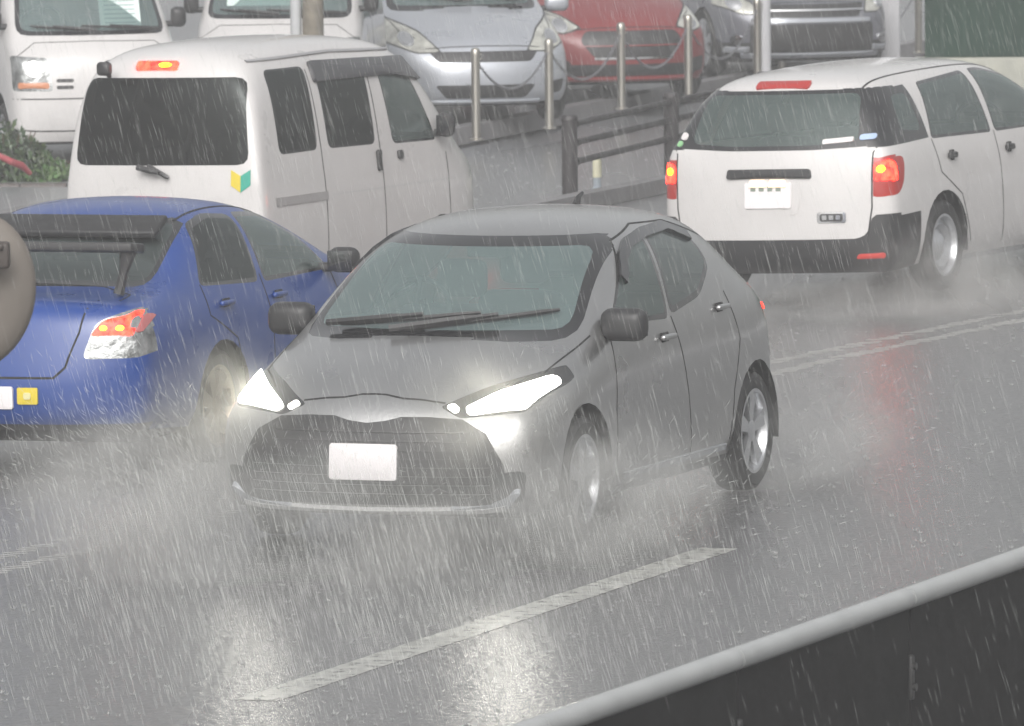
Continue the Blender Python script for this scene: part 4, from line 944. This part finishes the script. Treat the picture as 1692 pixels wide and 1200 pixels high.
# building beyond the lot, out of the frame's top but seen in reflections
# planting at the far left
def bush(name, label, c0, rx, ry, h, n, cols, cat='bush', seed=1, lean=0):
    rnd = random.Random(seed); r = empty(name, c0); tag(r, label, cat)
    for ci, colr in enumerate(cols):
        mb = MB()
        for k in range(n // len(cols)):
            a = rnd.uniform(0, 2 * math.pi); rr = rnd.random() ** .5; z = rnd.random() ** .8 * h * (1.1 - .5 * rr)
            p_ = Vector((rx * rr * math.cos(a), ry * rr * math.sin(a), z)); d = Vector((rnd.gauss(0, 1), rnd.gauss(0, 1), rnd.gauss(.5, .8))).normalized(); s_ = rnd.uniform(.03, .075)
            w_ = d.cross(Vector((rnd.random(), rnd.random(), rnd.random()))).normalized() * s_ * .3; up = d.cross(w_).normalized() * s_ * .12
            mb.add([p_, p_ + d * s_ * .5 + w_, p_ + d * s_, p_ + d * s_ * .5 - w_ + up], [(0, 1, 2), (0, 2, 3)])
        mb.build('foliage', mat('leaf_%d_%s' % (ci, name), colr, .5, noise=.3, nscale=4), r)
    mb = MB()
    for k in range(9):
        a = rnd.uniform(0, 6.28); mb.tube([(0.1 * math.cos(a), .1 * math.sin(a), 0), (rx * .4 * math.cos(a), ry * .4 * math.sin(a), h * .5), (rx * .7 * math.cos(a), ry * .7 * math.sin(a), h * .9)], [.015, .01, .004], 5)
    mb.build('stem', mat('stem_brown', (.09, .06, .04), .8), r)
    return r
bed = atg(60, 300)
bush('shrub', 'leafy green shrub at the left edge below the parked van wheel', atg(12, 322), .34, .35, .56, 3600, [(.05, .09, .035), (.08, .11, .05), (.035, .06, .03)], seed=3)
bush('low_shrub', 'low bright green clump between the shrub and the moving van', atg(75, 322), .30, .3, .30, 2400, [(.07, .15, .04), (.10, .16, .06)], seed=5)
mb = MB(); q0 = atg(0, 298)
qa, qb, qc = at(-30, 252, .33), at(20, 268, .26), at(50, 287, .16)
mb.tube([qa, lerp(qa, qb, .5) + Vector((0, 0, .02)), qb, lerp(qb, qc, .5) + Vector((0, 0, .02)), qc], [.02, .024, .028, .03, .02], 10); tag(mb.build('red_hose', mat('red_rubber', (.28, .05, .06), .5)), 'faded red hose lying over the shrub at the left edge', 'hose')
mb = MB(); e0, e1 = atg(-200, 334), atg(112, 334)
for k in range(4):
    a, b = lerp(e0, e1, k / 4), lerp(e0, e1, k / 4 + .245); m_ = (a + b) / 2
    mb.rbox((m_.x, m_.y + .1, m_.z + .06), ((b - a).length, .22, .16), .02)
tag(mb.build('planter_edge', mat('brown_kerb', (.10, .085, .08), .6, noise=.2)), kind='structure')
soil = MB(); soil.add([(e0.x, e0.y + .15, -.06), (e1.x + .4, e1.y + .15, -.06), (e1.x + .4, e1.y + 5, -.10), (e0.x, e0.y + 5, -.10)], [(0, 1, 2, 3)])
tag(soil.build('soil', mat('soil', (.05, .05, .035), .9, noise=.4, nscale=6)), kind='structure')

# ------------------------------------------------------------------ barrier in the foreground
J = [at(895, 1203, .9), at(1212, 1090, .9), at(1501, 989, .9)]
jd = (J[2] - J[0]).normalized(); jl = (J[2] - J[0]).length / 2
br = empty('crash_barrier', (J[1].x, J[1].y, 0)); tag(br, 'dark panel barrier topped by a pale round steel rail in the foreground', 'barrier')
railm = mat('rail_paint', (.36, .37, .37), .45, noise=.10, nscale=7, coat=.3)
panm = mat('barrier_panel', (.008, .0078, .008), .9, spec=.2, noise=.3, nscale=3, bump=.2, bscale=14)
jn = Vector((-jd.y, jd.x, 0))
for k in range(-6, 9):
    a, b = jd * (jl * k + .006), jd * (jl * (k + 1) - .006)
    mb = MB(); mb.tube([a + Vector((0, 0, .9)), b + Vector((0, 0, .9))], .039, 24); rl_ = mb.build('top_rail', railm, br)
    mb = MB(); mb.tube([b + Vector((0, 0, .9)), b + jd * .012 + Vector((0, 0, .9))], .033, 24); mb.build('rail_joint', dark, rl_)
    mb = MB(); ang = math.atan2(jd.y, jd.x); m_ = (a + b) / 2
    mb.rbox((m_.x, m_.y, .435), ((b - a).length - .012, .03, .87), .006, Matrix.Rotation(ang, 3, 'Z')); pn = mb.build('panel', panm, br)
    mb = MB()
    for z in (.66, .585): mb.tube([b + jn * -.016 + Vector((0, 0, z)), b + jn * -.04 + Vector((0, 0, z))], .014, 12)
    mb.rbox((b.x - jn.x * .02, b.y - jn.y * .02, .62), (.03, .02, .16), .008, Matrix.Rotation(ang, 3, 'Z'))
    mb.build('panel_bolt', mat('bolt_steel', (.05, .05, .05), .4, .6), pn)
    mb = MB(); mb.rbox((b.x + jn.x * .05, b.y + jn.y * .05, .43), (.06, .06, .86), .01, Matrix.Rotation(ang, 3, 'Z')); mb.build('post', panm, br)

# ------------------------------------------------------------------ round traffic mirror seen from behind, left edge
tm = at(-58, 470, 2.05)
cpos = ray(-46, 482) * 29.0 + Vector((0, 0, H))
tm_ = empty('traffic_mirror', (cpos.x, cpos.y, 0)); tag(tm_, 'brownish back of a round traffic mirror on a post at the left edge', 'traffic mirror')
hm = mat('mirror_back', (.16, .142, .125), .5, noise=.12, nscale=5)
mb = MB(); prof = [(.001, -.10), (.09, -.095), (.17, -.07), (.215, -.035), (.228, 0), (.232, .02), (.222, .03), (.001, .045)]
mb.lathe(prof, (0, 0, 0), 'y', 48); hd = mb.build('housing', hm, tm_); hd.location = (-.01, 0, cpos.z); hd.scale = (.98, .6, 1.20); hd.rotation_euler = (0, R(9), 0)
mb = MB(); mb.tube([(-.30, 0, 0), (-.30, 0, cpos.z + .5)], .038, 16); mb.build('post', hm, tm_)
mb = MB(); mb.rbox((.02, -.15, cpos.z + .135), (.24, .07, .09), .012); mb.rbox((-.02, -.19, cpos.z + .135), (.05, .05, .05), .012); mb.rbox((.02, -.19, cpos.z + .165), (.20, .03, .02), .006); mb.tube([(-.30, -.02, cpos.z + .13), (-.08, -.13, cpos.z + .13)], .024, 10)
mb.build('bracket', mat('bracket_brown', (.06, .05, .045), .5), tm_)

# ------------------------------------------------------------------ rain, splashes, spray, haze
def water(name, col, a):
    m = bpy.data.materials.new(name); m.use_nodes = True; n = m.node_tree.nodes; l = m.node_tree.links; n.clear()
    o_ = n.new('ShaderNodeOutputMaterial'); d = n.new('ShaderNodeBsdfDiffuse'); d.inputs[0].default_value = (*col, 1); t = n.new('ShaderNodeBsdfTranslucent'); t.inputs[0].default_value = (*col, 1)
    x = n.new('ShaderNodeMixShader'); x.inputs[0].default_value = .5; l.new(d.outputs[0], x.inputs[1]); l.new(t.outputs[0], x.inputs[2])
    tr = n.new('ShaderNodeBsdfTransparent'); y = n.new('ShaderNodeMixShader'); y.inputs[0].default_value = a; l.new(tr.outputs[0], y.inputs[1]); l.new(x.outputs[0], y.inputs[2]); l.new(y.outputs[0], o_.inputs[0])
    return m
rainm = water('rain_water', (.85, .86, .84), .42)
def rain(name, n, fn, rad, lmin, lmax, seed):
    rnd = random.Random(seed); mb = MB()
    for _ in range(n):
        p_ = fn(rnd)
        if p_.z < .02: continue
        d = Vector((.26 + rnd.gauss(0, .035), rnd.gauss(0, .03), -1)).normalized(); L_ = lmin + (lmax - lmin) * rnd.random() ** 1.8; r_ = rad * rnd.uniform(.6, 1.3)
        a, b = Vector((r_, 0, 0)), Vector((0, r_, 0)); m_ = p_ + d * L_ * .5; e = p_ + d * L_
        mb.add([p_, m_ + a, m_ + b - a * .5, m_ - b - a * .5, e], [(0, 1, 2), (0, 2, 3), (0, 3, 1), (4, 2, 1), (4, 3, 2), (4, 1, 3)])
    return tag(mb.build(name, rainm, smooth=False), kind='stuff')
def fr_pos(rnd):
    y = 25 + 68 * rnd.random() ** .9; hw = y * .0627 * 1.25
    return Vector((rnd.uniform(-hw, hw), y, H + y * rnd.uniform(-.132, -.040)))
def nose_pos(rnd):
    y = rnd.uniform(33.5, 39.0); return Vector((rnd.gauss(-.75, 1.0), y, abs(rnd.gauss(.15, .42))))
rain('rain', 36000, fr_pos, .00060, .03, .16, 11)
rain('lit_rain', 8000, nose_pos, .0009, .05, .17, 12)
def flung(name, c0, sp, dirv, n, seed):
    rnd = random.Random(seed); mb = MB()
    for _ in range(n):
        k = rnd.random() ** 1.5; d = (dirv + Vector((rnd.gauss(0, .35), rnd.gauss(0, .35), rnd.gauss(0, .35)))).normalized()
        p_ = c0 + Vector((rnd.gauss(0, sp[0]), rnd.gauss(0, sp[1]), abs(rnd.gauss(0, sp[2])))) + d * k * .9; p_.z -= k * k * .3
        if p_.z < .02: continue
        L_ = rnd.uniform(.02, .07); r_ = .0009 * rnd.uniform(.6, 1.4); a, b = Vector((r_, 0, 0)), Vector((0, r_, r_)); m_ = p_ + d * L_ * .5; e = p_ + d * L_
        mb.add([p_, m_ + a, m_ + b - a * .5, m_ - b - a * .5, e], [(0, 1, 2), (0, 2, 3), (0, 3, 1), (4, 2, 1), (4, 3, 2), (4, 1, 3)])
    return tag(mb.build(name, rainm, smooth=False), kind='stuff')
# crowns of water where drops strike
splm = water('splash_water', (.6, .61, .6), .5)
def splashes(name, n, fn, seed, s0=.014, s1=.04):
    rnd = random.Random(seed); mb = MB()
    for _ in range(n):
        c0 = fn(rnd); r_ = rnd.uniform(s0, s1) * rnd.uniform(.5, 1); k_ = rnd.randint(4, 7); h_ = r_ * rnd.uniform(.5, 1.1)
        for k in range(k_):
            a = 2 * math.pi * (k + rnd.uniform(-.3, .3)) / k_; d = Vector((math.cos(a), math.sin(a), 0)); t_ = Vector((-d.y, d.x, 0)) * r_ * .28
            b_ = c0 + d * r_ * .55; e = c0 + d * r_ * 1.25 + Vector((0, 0, h_ * rnd.uniform(.5, 1.2)))
            mb.add([b_ + t_, b_ - t_, b_ - d * .15 * r_, e], [(0, 1, 3), (1, 2, 3), (2, 0, 3)])
    return tag(mb.build(name, splm, smooth=False), kind='stuff')
def sp_pos(rnd):
    y = 26 + 65 * rnd.random() ** 1.6; hw = y * .0627 * 1.15; x = rnd.uniform(-hw, hw); q = Vector((x, y, 0)); q.z = gz(uv(q)[1]) - .002; return q
splashes('rain_splashes', 6000, sp_pos, 21, .008, .022)
def foam_pos(rnd):
    q = lerp(atg(-60, 342), atg(118, 346), rnd.random()) + Vector((0, rnd.uniform(-1.2, 1.6), 0)); q.z = gz(uv(q)[1]); return q
splashes('road_foam', 1600, foam_pos, 22, .02, .05)
# fine spray thrown up by the wheels and hanging before the headlights
def vol(name, loc, sc, dens, rz=0, col=(.93, .93, .91), ns=2.2):
    """a cloud of fine droplets: thick in its middle, thinning to nothing, torn by noise"""
    m = bpy.data.materials.new(name); m.use_nodes = True; n = m.node_tree.nodes; l = m.node_tree.links; n.clear()
    o_ = n.new('ShaderNodeOutputMaterial'); v = n.new('ShaderNodeVolumePrincipled'); v.inputs['Color'].default_value = (*col, 1); v.inputs['Anisotropy'].default_value = .3
    tc = n.new('ShaderNodeTexCoord'); ln = n.new('ShaderNodeVectorMath'); ln.operation = 'LENGTH'; l.new(tc.outputs['Object'], ln.inputs[0])
    mr = n.new('ShaderNodeMapRange'); mr.interpolation_type = 'SMOOTHERSTEP'; mr.inputs[1].default_value = .15; mr.inputs[2].default_value = 1; mr.inputs[3].default_value = dens; mr.inputs[4].default_value = 0; l.new(ln.outputs['Value'], mr.inputs[0])
    nz = n.new('ShaderNodeTexNoise'); nz.inputs['Scale'].default_value = ns; nz.inputs['Detail'].default_value = 4; l.new(tc.outputs['Object'], nz.inputs['Vector'])
    m2 = n.new('ShaderNodeMapRange'); m2.inputs[1].default_value = .38; m2.inputs[2].default_value = .68; m2.inputs[3].default_value = .15; m2.inputs[4].default_value = 1.8; l.new(nz.outputs['Fac'], m2.inputs[0])
    mu = n.new('ShaderNodeMath'); mu.operation = 'MULTIPLY'; l.new(mr.outputs[0], mu.inputs[0]); l.new(m2.outputs[0], mu.inputs[1]); l.new(mu.outputs[0], v.inputs['Density'])
    l.new(v.outputs[0], o_.inputs['Volume'])
    mb = MB(); mb.lathe([(max(.001, math.sin(math.pi * k / 12)), -math.cos(math.pi * k / 12)) for k in range(13)], (0, 0, 0), 'z', 20)
    ob = mb.build(name, m); ob.location = loc; ob.scale = sc; ob.rotation_euler = (0, 0, rz); return tag(ob, kind='stuff')
def hbl(x, y, z):                                         # point in the grey car's frame
    rear_ = Vector((math.sin(TY), math.cos(TY), 0)); ri = Vector((-rear_.y, rear_.x, 0)); return nz_ + rear_ * x + ri * y + Vector((0, 0, z))
rzh = math.atan2(math.cos(TY), math.sin(TY))
flung('wheel_spray', hbl(.55, 1.0, .08), (.25, .25, .16), Vector((-.75, .1, .55)), 2200, 31)
flung('wheel_spray', hbl(.55, -1.0, .05), (.25, .25, .12), Vector((.7, -.1, .4)), 350, 32)
flung('wheel_spray', hbl(-.05, 0, .12), (.7, .3, .15), Vector((.1, -.6, .4)), 1200, 33)
flung('wheel_spray', hbl(3.6, -.95, .05), (.25, .3, .12), Vector((.6, .4, .4)), 250, 34)
vol('spray', hbl(-.7, 0, .05), (1.5, 2.0, .85), .72, rzh)
vol('spray', hbl(.1, 1.2, .25), (1.1, .9, .65), 1.3, rzh)
vol('spray', hbl(.3, -1.15, .2), (1.2, .7, .6), 1.6, rzh)
vol('spray', hbl(3.9, -.9, .12), (1.2, .6, .5), 1.0, rzh)
q = atg(1575, 505); vol('spray', (q.x, q.y, .05), (.9, 1.8, .6), .9)
q = atg(1350, 520); vol('spray', (q.x, q.y, .0), (1.4, 1.6, .35), .5)
for sg in (1, -1): vol('spray', hbl(-.10, sg * .66, .70), (.60, .55, .46), .45, rzh, (.98, .97, .9), 1.2)
# haze
hz = bpy.data.materials.new('haze_air'); hz.use_nodes = True; n = hz.node_tree.nodes; n.clear()
o_ = n.new('ShaderNodeOutputMaterial'); v = n.new('ShaderNodeVolumePrincipled'); v.inputs['Color'].default_value = (.97, .97, .98, 1); v.inputs['Density'].default_value = .0022
hz.node_tree.links.new(v.outputs[0], o_.inputs['Volume'])
mb = MB(); mb.box((150, 400, 2.5), (1400, 1200, 7.6)); o = mb.build('haze', hz, smooth=False); tag(o, kind='stuff')
